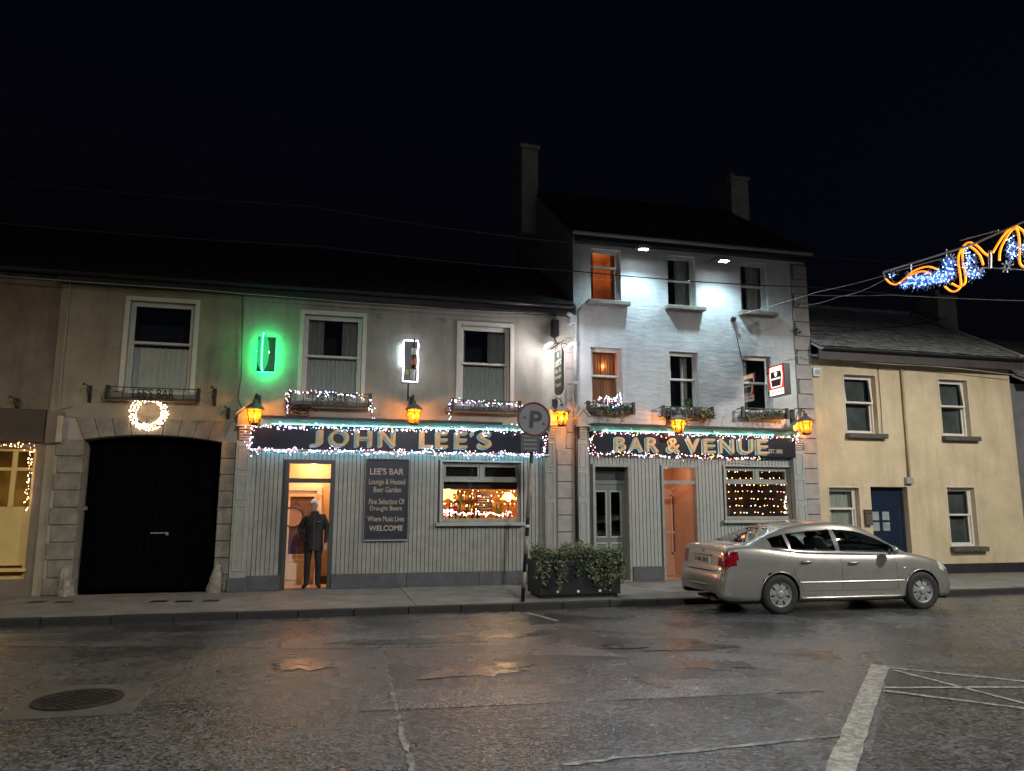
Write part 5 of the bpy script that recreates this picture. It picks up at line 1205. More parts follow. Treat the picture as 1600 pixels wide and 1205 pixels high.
for lp in loops:
    pts = [dpos(a,b,-.02) for a,b in spl(lp)]
    MB().tube(pts,.018,6).build('light_rope', rope, t, smooth=True)
    m = MB(); acc = 0
    for i in range(len(pts)-1):
        L_ = (pts[i+1]-pts[i]).length; n = max(1,round(L_/.055))
        for k in range(n): m.octa(pts[i].lerp(pts[i+1],k/n)+Vector((0,-.018,0)),.013)
    tag(m.build('rope_bulbs', ropeb, t), kind='stuff')
m = MB(); mt_ = MB()
def blob(cx, cy, rx, ry, n):
    for _ in range(n):
        a = random.random()*6.283; r = random.random()**.5; p = dpos(cx+rx*r*math.cos(a),cy+ry*r*math.sin(a),random.uniform(-.08,.08)); m.octa(p,.014)
        for _ in range(5):
            d = Vector((random.uniform(-1,1),random.uniform(-1,1),random.uniform(-1,1)))*.11; mt_.tube([p,p+d],.004,3,caps=False)
blob(1415,443,7,6,14); blob(1432,440,14,11,40); blob(1450,436,14,11,40); blob(1470,432,16,11,42); blob(1482,418,9,16,34); blob(1514,410,6,22,22); blob(1522,428,10,8,20); blob(1583,385,7,22,26); blob(1392,432,5,4,4); blob(1604,392,6,18,12)
tag(m.build('blue_lights', blue, t), kind='stuff'); tag(mt_.build('tinsel', tins, t), kind='stuff')
for cx,cy,r in ((1526,426,12),(1570,416,13),(1483,404,10)):
    m = MB(); c_ = dpos(cx,cy,-.05); e = (DB-DA).normalized(); e = Vector((e.x,e.y,0)).normalized(); rr = (dpos(cx+r,cy,-.05)-c_).length*.75
    for k in range(8):
        a = k*math.pi/4; d = e*math.cos(a)+Vector((0,0,1))*math.sin(a); m.tube([c_+d*.03,c_+d*rr],.014,5)
    m.build('snowflake', mat('snowflake_white',(.5,.55,.65),.4), t)

# ------------------------------------------------------------------ things on display in the bar window
yb_ = .95; zc_ = bz0+.02
shelf_y = 1.9
t = thing('back_bar_shelf','wooden bottle shelf on the back wall of the bar window','shelf',(b0+.5,shelf_y,zc_))
sxa, sxb = wx(706,790,shelf_y), wx(748,790,shelf_y)
for k in range(4): MB().box(sxa,sxb,shelf_y,shelf_y+.22,zc_-.05+k*.24,zc_-.025+k*.24).build('shelf_board', wood_m, t)
MB().box(sxa-.03,sxa,shelf_y,shelf_y+.22,zc_-.1,zc_+.9).box(sxb,sxb+.03,shelf_y,shelf_y+.22,zc_-.1,zc_+.9).build('upright', wood_m, t)
bmats = [mat('bottle_amber',(.5,.22,.04),.15,var=.2),mat('bottle_gold',(.6,.42,.1),.15,var=.2),mat('bottle_green',(.05,.16,.05),.15)]
bm_ = None
for k in range(3):
    for i in range(9):
        x_ = sxa+.06+(sxb-sxa-.12)*i/8; z_ = zc_-.024+k*.24
        o = MB().lathe([(.001,0),(.034,0),(.036,.01),(.036,.10),(.014,.15),(.012,.20),(.015,.205),(.001,.21)],(0,0,0),10).build('bottle', bmats[(i*2+k)%3], None, smooth=True)
        o.location = (x_,shelf_y+.1,z_); tag(o,'small liquor bottle on the back shelf seen through the bar window','bottle','bottles on the back shelf')
def wp(px,py,Y): return W(px,py,Y)
p = wp(700,771,1.0); t = thing('star_lamp','glowing yellow paper star lamp at left in the bar window','lamp',tuple(p)); m = MB(); vs = [(p.x,p.y-.08,p.z),(p.x,p.y+.08,p.z)]
for k in range(10):
    a = k*math.pi/5; r = .24 if k%2 == 0 else .10; vs.append((p.x+r*math.sin(a),p.y,p.z+r*math.cos(a)))
m.add(vs,[(0,2+(k+1)%10,2+k) for k in range(10)]+[(1,2+k,2+(k+1)%10) for k in range(10)]); m.build('star', emat('star_glow',(1,.62,.16),1.5), t); MB().tube([p+Vector((0,0,.2)),p+Vector((0,0,.45))],.006,4).build('cord', cable_k, t)
p = wp(794,780,.8); t = thing('table_lamp','table lamp with a pleated lit shade at right in the bar window','lamp',(p.x,p.y,bz0))
MB().lathe([(.20,p.z-.02),(.06,p.z+.15)],(p.x,p.y,0),20,caps=False).build('shade', translucent('shade_paper',(1,.72,.34),.3), t, smooth=True)
MB().lathe([(.001,bz0-.05),(.07,bz0-.05),(.06,bz0-.03),(.012,bz0),(.012,p.z),(.001,p.z)],(p.x,p.y,0),12).build('stem', wood_m, t); MB().ell((p.x,p.y-.02,p.z-.0),.045,.045,.055).build('bulb', emat('lamp_bulb',(1,.75,.42),22), t, smooth=True)
lamp('POINT',(p.x,p.y,p.z+.05),2.0,(1,.66,.3),t,.05)
p = wp(711,796,.75); t = thing('red_ball','shiny red bauble on the sill of the bar window','bauble',tuple(p)); MB().ell(p,.085,.085,.085,16,10).build('ball', mat('bauble_red',(.65,.02,.015),.25), t, smooth=True); MB().lathe([(.02,p.z+.08),(.02,p.z+.1)],(p.x,p.y,0),8).build('cap', gold, t)
for i,(px,lb) in enumerate(((692,'left one of three pale round beer badges'),(699,'middle one of three pale round beer badges'),(706,'right one of three pale round beer badges'))):
    p = wp(px,798.5,.7); t = thing('beer_badge',lb,'beer badge',tuple(p),'round beer badges in the bar window'); MB().lathe([(.042,p.y-.01),(.042,p.y+.01)],(p.x,0,p.z),16,'y').build('disc', emat('badge_lit',(.9,.95,.85),1.6), t); MB().lathe([(.022,p.y-.014),(.022,p.y-.0101)],(p.x,0,p.z),12,'y').build('emblem', emat('badge_mark',(.25,.45,.2),.6), t); MB().lathe([(.014,bz0-.1),(.014,p.z-.04)],(p.x,p.y,0),8).build('tap', MATS['galvanised'], t)
p = wp(757,788,1.7); t = thing('chalk_board','dark price board in the middle of the bar window','board',tuple(p))
MB().box(p.x-.19,p.x+.19,1.7,1.73,p.z-.22,p.z+.30).build('panel', mat('chalkboard',(.06,.025,.03),.6,var=.3,vs=20), t)
for k in range(7): MB().box(p.x-.15,p.x+.15-random.uniform(0,.1),1.694,1.7,p.z-.17+k*.055,p.z-.155+k*.055).build('chalk_line', mat('chalk',(.4,.35,.3),.8), t)
p = wp(779,800,.6); t = thing('cactus_figure','pale green cactus ornament in the bar window','ornament',(p.x,p.y,bz0)); m = MB(); m.tube([(p.x-.03,p.y,bz0),(p.x-.03,p.y,p.z+.05),(p.x-.07,p.y,p.z+.18)],[.035,.04,.02],8); m.tube([(p.x,p.y,p.z),(p.x+.05,p.y,p.z+.06),(p.x+.07,p.y,p.z+.19)],[.03,.03,.018],8); m.build('stem', mat('cactus_green',(.35,.45,.12),.5), t, smooth=True); MB().lathe([(.05,bz0-.03),(.06,bz0+.05)],(p.x-.02,p.y,0),10).build('pot', wood_m, t)
p = wp(720,782,.7); t = thing('twig_vase','dark vase of bare stems in the bar window','vase',(p.x,p.y,bz0)); m = MB()
for k in range(6): m.tube([(p.x,p.y,bz0+.1),(p.x+random.uniform(-.03,.03),p.y,p.z),(p.x+random.uniform(-.1,.1),p.y,p.z+random.uniform(.08,.2))],.008,4)
m.build('stems', mat('stems_tan',(.4,.28,.14),.7), t); MB().lathe([(.03,bz0-.03),(.06,bz0+.05),(.03,bz0+.12)],(p.x,p.y,0),10).build('vessel', wood_m, t)

# ------------------------------------------------------------------ parking sign
pb = G(816.5,940.5,0.0); ptop = W(836,630,pb.y)
t = thing('parking_sign', 'leaning striped pole with a round red-rimmed no parking sign', 'parking sign', tuple(pb))
ax = (ptop-pb); L_ = ax.length; ax.normalize()
pole_w = mat('pole_tan',(.24,.215,.17),.6,var=.15,vs=8,stain=.3); pole_k = mat('pole_black',(.02,.02,.022),.5,var=.2)
MB().tube([pb-ax*.02,ptop],.036,12).build('pole', pole_k, t, smooth=True)
def along(py): return (pb.z-W(820,py,pb.y).z)/(pb.z-ptop.z)*L_
for a,b in ((893.5,918.5),(838,866),(724,810)): 
    MB().tube([pb+ax*along(b),pb+ax*along(a)],.0395,12).build('pale_band', pole_w, t, smooth=True)
MB().tube([pb+ax*along(824),pb+ax*along(820)],.041,10).build('sticker', mat('sticker_white',(.6,.6,.58),.5), t)
sc_ = W(834.5,655,pb.y-.06); rs = .315
side = Vector((1,0,0)); upv = Vector((ax.x,0,ax.z)).normalized(); 
def disc(name, r, y0, y1, mt): return MB().lathe([(r,y0),(r,y1)],(sc_.x,0,sc_.z),40,'y').build(name, mt, t)
yy = sc_.y
disc('sign_plate', rs, yy, yy+.012, mat('sign_back_grey',(.30,.30,.30),.5)); disc('sign_face', rs-.004, yy-.003, yy-.0005, mat('sign_face_grey',(.15,.147,.15),.45,var=.08))
MB().tube([(sc_.x+(rs-.02)*math.cos(q),yy-.004,sc_.z+(rs-.02)*math.sin(q)) for q in [2*math.pi*i/48 for i in range(48)]],.018,6,True).build('red_rim', mat('sign_red',(.16,.035,.035),.5), t)
text('P', (sc_.x-.10,yy-.006,sc_.z-.16), (math.cos(.1),0,-math.sin(.1)), (math.sin(.1),0,math.cos(.1)), .23,.32, mat('sign_ink',(.02,.022,.03),.5), t, .003,.03)
for s_ in (-1,1): 
    ac = Vector((sc_.x+s_*.175,yy-.006,sc_.z-.03-.05*s_)); MB().add([ac+Vector((s_*.05,0,-.008*s_)),ac+Vector((-s_*.02,0,.03)),ac+Vector((-s_*.02,0,-.03))],[(0,1,2)] if s_<0 else [(0,2,1)]).build('arrow', MATS['sign_ink'], t)
pp0 = W(814,706,yy); pp1 = W(843,679,yy)
MB().box(pp0.x,pp1.x,yy,yy+.01,pp0.z,pp1.z).build('info_plate', mat('info_plate_dark',(.05,.05,.055),.5), t)
for k in range(4): MB().box(pp0.x+.05,pp1.x-.05,yy-.003,yy-.0003,pp0.z+.05+k*.075,pp0.z+.075+k*.075).build('print_line', mat('print_grey',(.16,.16,.16),.6), t)
MB().box(sc_.x-.03+.0,sc_.x+.05,yy+.012,yy+.05,sc_.z-.05,sc_.z+.05).build('clamp', alu, t)

# ------------------------------------------------------------------ planter
a = G(844.5,937,0); b = G(968,932,0); Yp = (a.y+b.y)/2; px0_, px1_ = a.x, b.x; ph = .66; pdp = .82
t = thing('planter', 'black timber street planter overflowing with ivy', 'planter', ((px0_+px1_)/2,Yp,0))
pk = mat('planter_black',(.010,.010,.013),.5,var=.2,vs=5,bump=.001)
m = MB(); rz = ph-.10
m.box(px0_,px1_,Yp,Yp+.03,.06,rz); m.box(px0_,px1_,Yp+pdp-.03,Yp+pdp,.06,rz); m.box(px0_,px0_+.03,Yp+.03,Yp+pdp-.03,.06,rz); m.box(px1_-.03,px1_,Yp+.03,Yp+pdp-.03,.06,rz); m.box(px0_+.03,px1_-.03,Yp+.03,Yp+pdp-.03,.06,.1); m.build('box', pk, t, bevel=.006)
m = MB(); m.box(px0_-.03,px1_+.03,Yp-.03,Yp+.05,rz,ph); m.box(px0_-.03,px1_+.03,Yp+pdp-.05,Yp+pdp+.03,rz,ph); m.box(px0_-.03,px0_+.05,Yp+.05,Yp+pdp-.05,rz,ph); m.box(px1_-.05,px1_+.03,Yp+.05,Yp+pdp-.05,rz,ph); m.build('rim', pk, t, bevel=.008)
m = MB(); m.box(px0_+.05,px1_-.05,Yp+.04,Yp+pdp-.04,0,.058); m.build('skid', pk, t)
MB().box(px0_+.04,px1_-.04,Yp+.04,Yp+pdp-.04,rz-.1,rz-.02).build('soil', soil, t)
for u in (.22,.47,.74): 
    xr_ = px0_+(px1_-px0_)*u; MB().box(xr_-.022,xr_+.022,Yp-.008,Yp-.0005,.10,.14).build('reflector', emat('reflector_white',(.8,.8,.8),.05) if False else mat('reflector',(.85,.85,.83),.2), t)
m = MB(); m2 = MB(); m3 = MB()
for k in range(60):
    u = random.random(); v_ = random.random(); h_ = random.uniform(.02,.16)
    foliage(m if k%3 else m2,(px0_+(px1_-px0_)*u,Yp+pdp*v_,ph+h_),.16,.14,.08,44,.055)
for k in range(26):
    u = random.choice((random.uniform(.0,.40),random.uniform(.55,1.0),random.uniform(.3,.75),1.0)); L2 = random.uniform(.05,.5)*(1 if u<.9 else 1.0)
    xx = px0_+(px1_-px0_)*u; yy_ = Yp-.06
    if u >= .97: yy_ = Yp+random.uniform(0,pdp); xx = px1_+.06
    for q in range(int(L2/.05)+1): foliage(m if k%2 else m2,(xx+random.uniform(-.04,.04),yy_,ph-.02-q*.05),.06,.04,.05,9,.05)
for k in range(150):
    xx = px0_+(px1_-px0_)*random.random(); y2 = Yp+pdp*random.random(); e_ = Vector((xx+random.uniform(-.12,.12),y2+random.uniform(-.12,.08),ph+random.uniform(.14,.24)+.10*math.sin(xx*7)))
    m3.tube([(xx,y2,ph),e_],.003,3); foliage(m3 if k%2 else m2, e_, .05,.05,.04, 7, random.choice((.03,.045,.07)))
for k in range(15):
    xx = px0_+random.choice((random.uniform(-.04,.45),random.uniform(.75,1.05)*(px1_-px0_))); L2 = random.uniform(.2,.52); q0_ = Vector((xx,Yp-.05,ph)); q1_ = Vector((xx+random.uniform(-.1,.1),Yp-.09,ph-L2)); m3.tube([q0_,q0_.lerp(q1_,.5)+Vector((0,-.04,0)),q1_],.004,3)
    for q in range(9): foliage(m if q%2 else m2, q0_.lerp(q1_,q/8)+Vector((0,-.03,0)), .05,.03,.03, 4, random.choice((.035,.05,.07)))
tag(m.build('ivy_leaves', leaf_a, t), kind='stuff'); tag(m2.build('pale_ivy_leaves', leaf_b, t), kind='stuff'); tag(m3.build('stems', leaf_b, t), kind='stuff')

# ------------------------------------------------------------------ parked saloon
def pchip(ctrl):
    xs = [c_[0] for c_ in ctrl]; ys = [c_[1] for c_ in ctrl]; n = len(xs); h = [xs[i+1]-xs[i] for i in range(n-1)]; d = [(ys[i+1]-ys[i])/h[i] for i in range(n-1)]
    s = [0.0]*n; s[0], s[-1] = d[0], d[-1]
    for i in range(1,n-1):
        if d[i-1]*d[i] > 0: w1, w2_ = 2*h[i]+h[i-1], h[i]+2*h[i-1]; s[i] = (w1+w2_)/(w1/d[i-1]+w2_/d[i])
    def f(x_):
        if x_ <= xs[0]: return ys[0]
        if x_ >= xs[-1]: return ys[-1]
        i = max(k for k in range(n-1) if xs[k] <= x_); t_ = (x_-xs[i])/h[i]
        return ys[i]*(1+2*t_)*(1-t_)**2+h[i]*s[i]*t_*(1-t_)**2+ys[i+1]*t_*t_*(3-2*t_)+h[i]*s[i+1]*t_*t_*(t_-1)
    return f
ZT = pchip([(-2.30,.46),(-2.285,.56),(-2.255,.645),(-2.225,.69),(-2.205,.80),(-2.175,.97),(-2.14,1.045),(-2.05,1.075),(-1.7,1.085),(-1.3,1.05),(-.8,.995),(0,.965),(.8,.95),(1.1,.955),(1.5,.905),(1.9,.82),(2.1,.745),(2.22,.66),(2.30,.55),(2.335,.44)])
ZB = pchip([(-2.30,.33),(-2.25,.25),(-2.0,.21),(-1.0,.19),(1.5,.19),(2.1,.20),(2.28,.23),(2.335,.30)])
WB_ = pchip([(-2.30,.60),(-2.285,.68),(-2.25,.745),(-2.18,.79),(-2.05,.825),(-1.7,.855),(-1.2,.875),(-.5,.882),(.5,.882),(1.2,.875),(1.6,.86),(1.9,.82),(2.1,.765),(2.22,.69),(2.30,.58),(2.335,.47)])
SF = [(0,.88),(.06,.955),(.12,.975),(.2,.985),(.3,.993),(.42,1.0),(.54,1.0),(.66,.995),(.76,.985),(.85,.968),(.92,.945),(.97,.92),(1.0,.885)]
def bsec(x_):
    w, zb, zt = WB_(x_), ZB(x_), ZT(x_); cr = .022 if abs(x_) > 1.1 else .0
    s = [(w*f, zb+(zt-.012-zb)*t_) for t_,f in SF]
    return s+[(w*.84, zt-.004),(w*.7, zt+cr*.45),(w*.5,zt+cr*.75),(w*.25,zt+cr*.95),(0.0,zt+cr)]
ZR = pchip([(-1.80,1.085),(-1.5,1.20),(-1.2,1.315),(-.9,1.405),(-.5,1.462),(-.1,1.478),(.25,1.455),(.5,1.392),(.75,1.265),(1.0,1.105),(1.22,.965)])
WR = pchip([(-1.80,.60),(-1.2,.555),(-.5,.565),(0,.575),(.5,.58),(1.0,.64),(1.22,.68)])
WG = pchip([(-1.80,.70),(-1.2,.80),(-.5,.825),(.3,.825),(.8,.80),(1.22,.72)])
NS = 10
def gsec(x_):
    zb = ZT(x_)-.014; zr = max(zb+.004, ZR(x_)); q = min(1.0,max(0.0,(zr-zb)/.45)); wb, wr = WG(x_), WR(x_); ze = zb+(zr-.10*q-zb)*1.0
    s = []
    for i in range(NS+1):
        u = i/NS; s.append((wb+(wr+.035-wb)*u+.025*math.sin(u*math.pi)*q, zb+(ze-zb)*u))
    s += [(wr+.015, ze+.035*q),(wr-.015, ze+.062*q),(wr-.06, ze+.080*q)]
    for i in range(1,7): u = i/6; s.append(((wr-.06)*(1-u), ze+.080*q+.020*q*math.sin(u*math.pi/2)))
    return s
def frange(a, b, st): n = max(1,round((b-a)/st)); return [a+(b-a)*i/n for i in range(n+1)]
RAX, FAX, WZ_ = -1.28, 1.42, .315
def loft(sec, xs):
    V = []
    for x_ in xs:
        s = sec(x_); xx_ = x_ if x_ < 1.42 else 1.42+(x_-1.42)*.88
        V.append([(xx_,-y_,z_) for y_,z_ in s]+[(xx_,y_,z_) for y_,z_ in s[-2::-1]])
    return V
carx = W(1219,922,-4.72).x+1.28
car = thing('parked_car', 'silver-beige four-door saloon parked at the kerb facing right', 'car', (carx,-3.93,0))
car.location.z = road_z(-3.93)+.012; car.rotation_euler = (R(-1.3)*0, 0, R(-1.2))
car['_o'] = (0.0,0.0,0.0)
def car_paint():
    mt = mat('car_paint_champagne', (.35,.338,.31), .30, metal=.6, var=.06, vs=5, coat=1.0); return mt
paint_c = car_paint(); trim_k = mat('car_trim_black',(.012,.012,.012),.5); cglass = glass('car_glass',(.42,.48,.47),.07)
class Pick:
    def __init__(s): s.d = {}
    def add(s, key, vs, f): s.d.setdefault(key, []).append([vs[i] for i in f])
    def mesh(s, key, name, mt, off=0.0, smooth=True):
        m = MB(); idx = {}; vs = []; fs = []
        for poly in s.d.get(key, []):
            f = []
            for p in poly:
                k = tuple(round(q,5) for q in p)
                if k not in idx: idx[k] = len(vs); vs.append(p)
                f.append(idx[k])
            f2 = []
            for q in f:
                if q not in f2: f2.append(q)
            if len(f2) > 2: fs.append(tuple(f2))
        m.add(vs, fs); return m.build(name, mt, car, smooth=smooth, recalc=True)
pk_ = Pick()
xs = sorted({round(q,4) for q in frange(-2.30,-2.1,.0125)+frange(-2.1,2.1,.02)+frange(2.1,2.335,.0125)+[-.13,-1.02,.93]})
V = loft(bsec, xs); nv = len(V[0]); flat = []
AR_ = .352
def inarch(x_, z_): return min(math.hypot(x_-RAX,z_-WZ_),math.hypot(x_-FAX,z_-WZ_)) < AR_
for i in range(len(xs)-1):
    for j in range(nv-1):
        q = [V[i][j],V[i+1][j],V[i+1][j+1],V[i][j+1]]; cx_ = sum(p[0] for p in q)/4; cy_ = sum(p[1] for p in q)/4; cz2 = sum(p[2] for p in q)/4
        side_ = abs(cy_) > .62*WB_(cx_)/.88*1.0 and cz2 < .75
        if side_ and inarch(cx_,cz2): continue
        def snap(p):
            if abs(p[1]) < .5 or p[2] > .78: return p
            for ax_ in (RAX,FAX):
                r = math.hypot(p[0]-ax_,p[2]-WZ_)
                if r < AR_+.002 and r > 1e-4: return (ax_+(p[0]-ax_)*AR_/r, p[1], max(.19,WZ_+(p[2]-WZ_)*AR_/r))
            return p
        q = [snap(p) for p in q]
        key = 'body'
        if -2.235 < cx_ < -1.985 and .735 < cz2 < .985 and abs(cy_) > .56-.0*(cx_) and (cx_ < -2.06 or cz2 > .76+(cx_+2.06)*1.3): key = 'tail_r' if cy_ < 0 else 'tail_l'
        elif 1.84 < cx_ < 2.15 and abs(cy_) > .48 and cz2 > .60+(2.15-cx_)*.28: key = 'head_r' if cy_ < 0 else 'head_l'
        elif abs(cy_) > .78 and .36 < cz2 < .985:
            sd = 'r' if cy_ < 0 else 'l'
            if -.13 < cx_ < .93: key = 'fdoor_'+sd
            elif -1.02 < cx_ < -.13 and not (math.hypot(cx_-RAX,cz2-WZ_) < AR_+.05): key = 'rdoor_'+sd
        pk_.add(key, q, (0,1,2,3))
for e_ in (0,-1): pk_.add('body', V[e_], tuple(range(nv)))
m = pk_.mesh('body','body',paint_c)
gp_ = Pick(); gxs = sorted({round(q,4) for q in frange(-1.80,1.22,.02)+[-1.34,-1.06,-1.0,-.19,-.10,.95,.44,1.14,-1.70,-1.02]})
VG = loft(gsec, gxs); ng = len(VG[0]); half = ng//2
for i in range(len(gxs)-1):
    for j in range(ng-1):
        q = [VG[i][j],VG[i+1][j],VG[i+1][j+1],VG[i][j+1]]; cx_ = (gxs[i]+gxs[i+1])/2; jj = j if j < half else ng-2-j; sd = 'r' if j < half else 'l'
        key = 'roof'
        if 1 <= jj <= NS-2:
            if -1.34 < cx_ < -1.06: key = 'quarter_'+sd
            elif -1.0 < cx_ < -.19: key = 'rglass_'+sd
            elif -.10 < cx_ < .95: key = 'fglass_'+sd
            elif -.19 < cx_ < -.10: key = 'pillar_'+sd
        elif jj >= NS+3:
            if .44 < cx_ < 1.14: key = 'windscreen'
            elif -1.70 < cx_ < -1.02: key = 'backlight'
        gp_.add(key, q, (0,1,2,3))
gp_.mesh('roof','roof',paint_c)
for k_ in ('windscreen','backlight'): gp_.mesh(k_,k_.replace('backlight','rear_window'),cglass)
doors = {}
for sd in 'rl':
    for k_, nm in (('fdoor_','front_door'),('rdoor_','rear_door')): doors[k_+sd] = pk_.mesh(k_+sd,nm,paint_c)
    gp_.mesh('quarter_'+sd,'quarter_window',cglass); gp_.mesh('pillar_'+sd,'door_pillar',trim_k)
    for k_, dk in (('fglass_','fdoor_'),('rglass_','rdoor_')):
        o = gp_.mesh(k_+sd,'door_window',cglass); o.parent = doors[dk+sd]
    pk_.mesh('tail_'+sd,'tail_light',mat('tail_red',(.20,.006,.010),.10,var=.45,vs=26,coat=1.0)); pk_.mesh('head_'+sd,'headlight',mat('headlamp_glass',(.5,.52,.5),.08,var=.2,vs=10,coat=1))
def bside(x_, z_, s=-1, off=0.0):
    sec = bsec(x_)
    for a,b in zip(sec,sec[1:]):
        if a[1] <= z_ <= b[1] and b[1] > a[1]: u = (z_-a[1])/(b[1]-a[1]); return (x_, s*(a[0]+(b[0]-a[0])*u+off), z_)
    return (x_, s*(sec[5][0]+off), z_)
def gpt(x_, row, s=-1, off=0.0):
    y_,z_ = gsec(x_)[row]; return (x_, s*(y_+off), z_)
for s in (-1,1):
    sd = 'r' if s < 0 else 'l'
    # seams
    for dk, xa, xb in (('fdoor_',-.13,.93),('rdoor_',-1.02,-.13)):
        m = MB()
        if dk == 'fdoor_':
            m.tube([bside(xb,z_,s,-.001) for z_ in frange(.36,.935,.05)],.0045,4); m.tube([bside(x_,.36,s,-.001) for x_ in frange(xa,xb,.1)],.0045,4); m.tube([bside(xa,z_,s,-.001) for z_ in frange(.36,.95,.05)],.0045,4)
        else:
            pts = [bside(xa,z_,s,-.001) for z_ in frange(.98,.70,.05)]
            for q in frange(.2,1.32,.12): 
                a_ = math.pi/2*.98-q; x_ = RAX+(AR_+.05)*math.cos(math.pi/2-q*1.0); z_ = WZ_+(AR_+.05)*math.sin(math.pi/2-q*1.0)
                if x_ > xa+.0 and z_ > .36 and z_ < .70: pts.append(bside(x_,z_,s,-.001))
            pts += [bside(-.93,.36,s,-.001)] if pts[-1][0] < -.93 else []
            pts += [bside(x_,.36,s,-.001) for x_ in frange(max(pts[-1][0]+.02,-.9),xb,.1)]
            m.tube(pts,.0045,4)
        m.build('door_seam', trim_k, doors[dk+sd])
        hx = xa+.13; hz = .80 if dk == 'fdoor_' else .825
        m = MB(); p0 = [bside(hx+u*.2,hz+.004*u,s,.018+.018*math.sin(u*math.pi)) for u in (0,.15,.4,.7,.9,1)]; m.tube(p0,[.010,.014,.015,.015,.013,.009],8); m.build('handle', paint_c, doors[dk+sd], smooth=True)
        m = MB(); c_ = bside(hx+.1,hz-.012,s,-.012); m.ell(c_,.07,.014,.026,12,8); m.build('handle_cup', trim_k, doors[dk+sd], smooth=True)
    # window surrounds
    for xa,xb in ((-1.34,-1.06),(-1.0,-.19),(-.10,.95)):
        m = MB(); pts = [gpt(x_,1,s,.002) for x_ in frange(xa,xb,.08)]+[gpt(x_,NS-1,s,.002) for x_ in frange(xb,xa,.08)]; m.tube(pts,.011,4,True); m.build('window_seal', trim_k, car)
    m = MB(); m.tube([bside(x_,.50,s,.003) for x_ in frange(-.93,1.05,.1)],.010,5); m.build('rubbing_strip', paint_c, car)
    m = MB(); m.tube([bside(x_,.245,s,.004) for x_ in frange(-.9,1.04,.1)],.02,6); m.build('sill_trim', paint_c, car, smooth=True)
    for ax_ in (RAX,FAX):
        m = MB(); pts = []
        for q in frange(-.25,math.pi+.25,.12):
            x_, z_ = ax_+(AR_+.004)*math.cos(q), WZ_+(AR_+.004)*math.sin(q)
            if z_ > .2: pts.append(bside(x_,z_,s,.002))
        m.tube(pts,.011,5); m.build('arch_lip', paint_c, car, smooth=True)
        m = MB(); n = 20; vs = []; fs = []
        for y_ in (.84,.50):
            for k in range(n+1): q = -.3+(math.pi+.6)*k/n; vs.append((ax_+(AR_+.0)*math.cos(q), s*y_, WZ_+(AR_+.0)*math.sin(q)))
        fs = [(k,k+1,n+2+k,n+1+k) for k in range(n)]; vs.append((ax_,s*.5,WZ_)); fs += [(n+1+k,n+2+k,2*n+2) for k in range(n)]
        m.add(vs,fs).build('arch_liner', trim_k, car)
        # wheel
        wl = MB(); yo = s*.775; 
        prof = [(.205,-.095),(.225,-.10),(.275,-.105),(.303,-.095),(.315,-.07),(.317,0),(.315,.07),(.303,.095),(.275,.105),(.225,.10),(.205,.095),(.205,-.095)]
        wheel = wl.lathe([(r,h+yo) for r,h in prof],(ax_,0,WZ_),36,'y',caps=False).build('wheel', mat('tyre',(.016,.016,.016),.75,var=.2), car, smooth=True)
        rim = mat('rim_alloy',(.27,.27,.265),.4,metal=.2,var=.12,vs=12)
        yo2 = yo+s*.062
        MB().lathe([(.19,yo2-s*.03),(.001,yo2-s*.03)],(ax_,0,WZ_),28,'y').build('brake_disc', trim_k, wheel)
        m = MB(); m.lathe([(.205,yo2),(.207,yo2+s*.022),(.186,yo2+s*.018),(.178,yo2-s*.01)],(ax_,0,WZ_),36,'y',caps=False); m.build('rim', rim, wheel, smooth=True)
        m = MB()
        for k in range(7):
            a_ = 2*math.pi*k/7+.2; n_ = [(.0,-.036),(.10,-.038),(.15,-.055),(.188,-.062),(.188,.062),(.15,.055),(.10,.038),(.0,.036)]
            pts = [(ax_+r*math.cos(a_)-w_*math.sin(a_), WZ_+r*math.sin(a_)+w_*math.cos(a_)) for r,w_ in n_]
            yA, yB = yo2-s*.004, yo2+s*.012
            m.add([(x_,yA if r_[0]>.12 else yB,z_) for (x_,z_),r_ in zip(pts,n_)]+[(x_,yA-s*.02,z_) for x_,z_ in pts],[tuple(range(8))]+[(i,(i+1)%8,(i+1)%8+8,i+8) for i in range(8)])
        m.build('hubcap_spokes', rim, wheel, recalc=True)
        MB().lathe([(.065,yo2),(.06,yo2+s*.022),(.03,yo2+s*.028),(.001,yo2+s*.028)],(ax_,0,WZ_),16,'y').build('hub', rim, wheel, smooth=True)
    # mirror
    m = MB(); m.ell((.80,s*.97,1.005),.075,.105,.075,14,10); mi = m.build('wing_mirror', paint_c, car, smooth=True); MB().tube([(.80,s*.86,.975),(.80,s*.93,.985)],.022,6).build('mirror_arm', trim_k, mi)
    MB().lathe([(.075,-.003),(.075,.003)],(0,0,0),16,'x').build('mirror_glass', mat('mirror_face',(.02,.02,.02),.05), mi).location = (.733,s*.97,1.005)
    MB().ell(bside(1.08,.70,s,.0),.028,.008,.014,10,6).build('side_repeater', mat('repeater',(.6,.55,.45),.15), car, smooth=True)
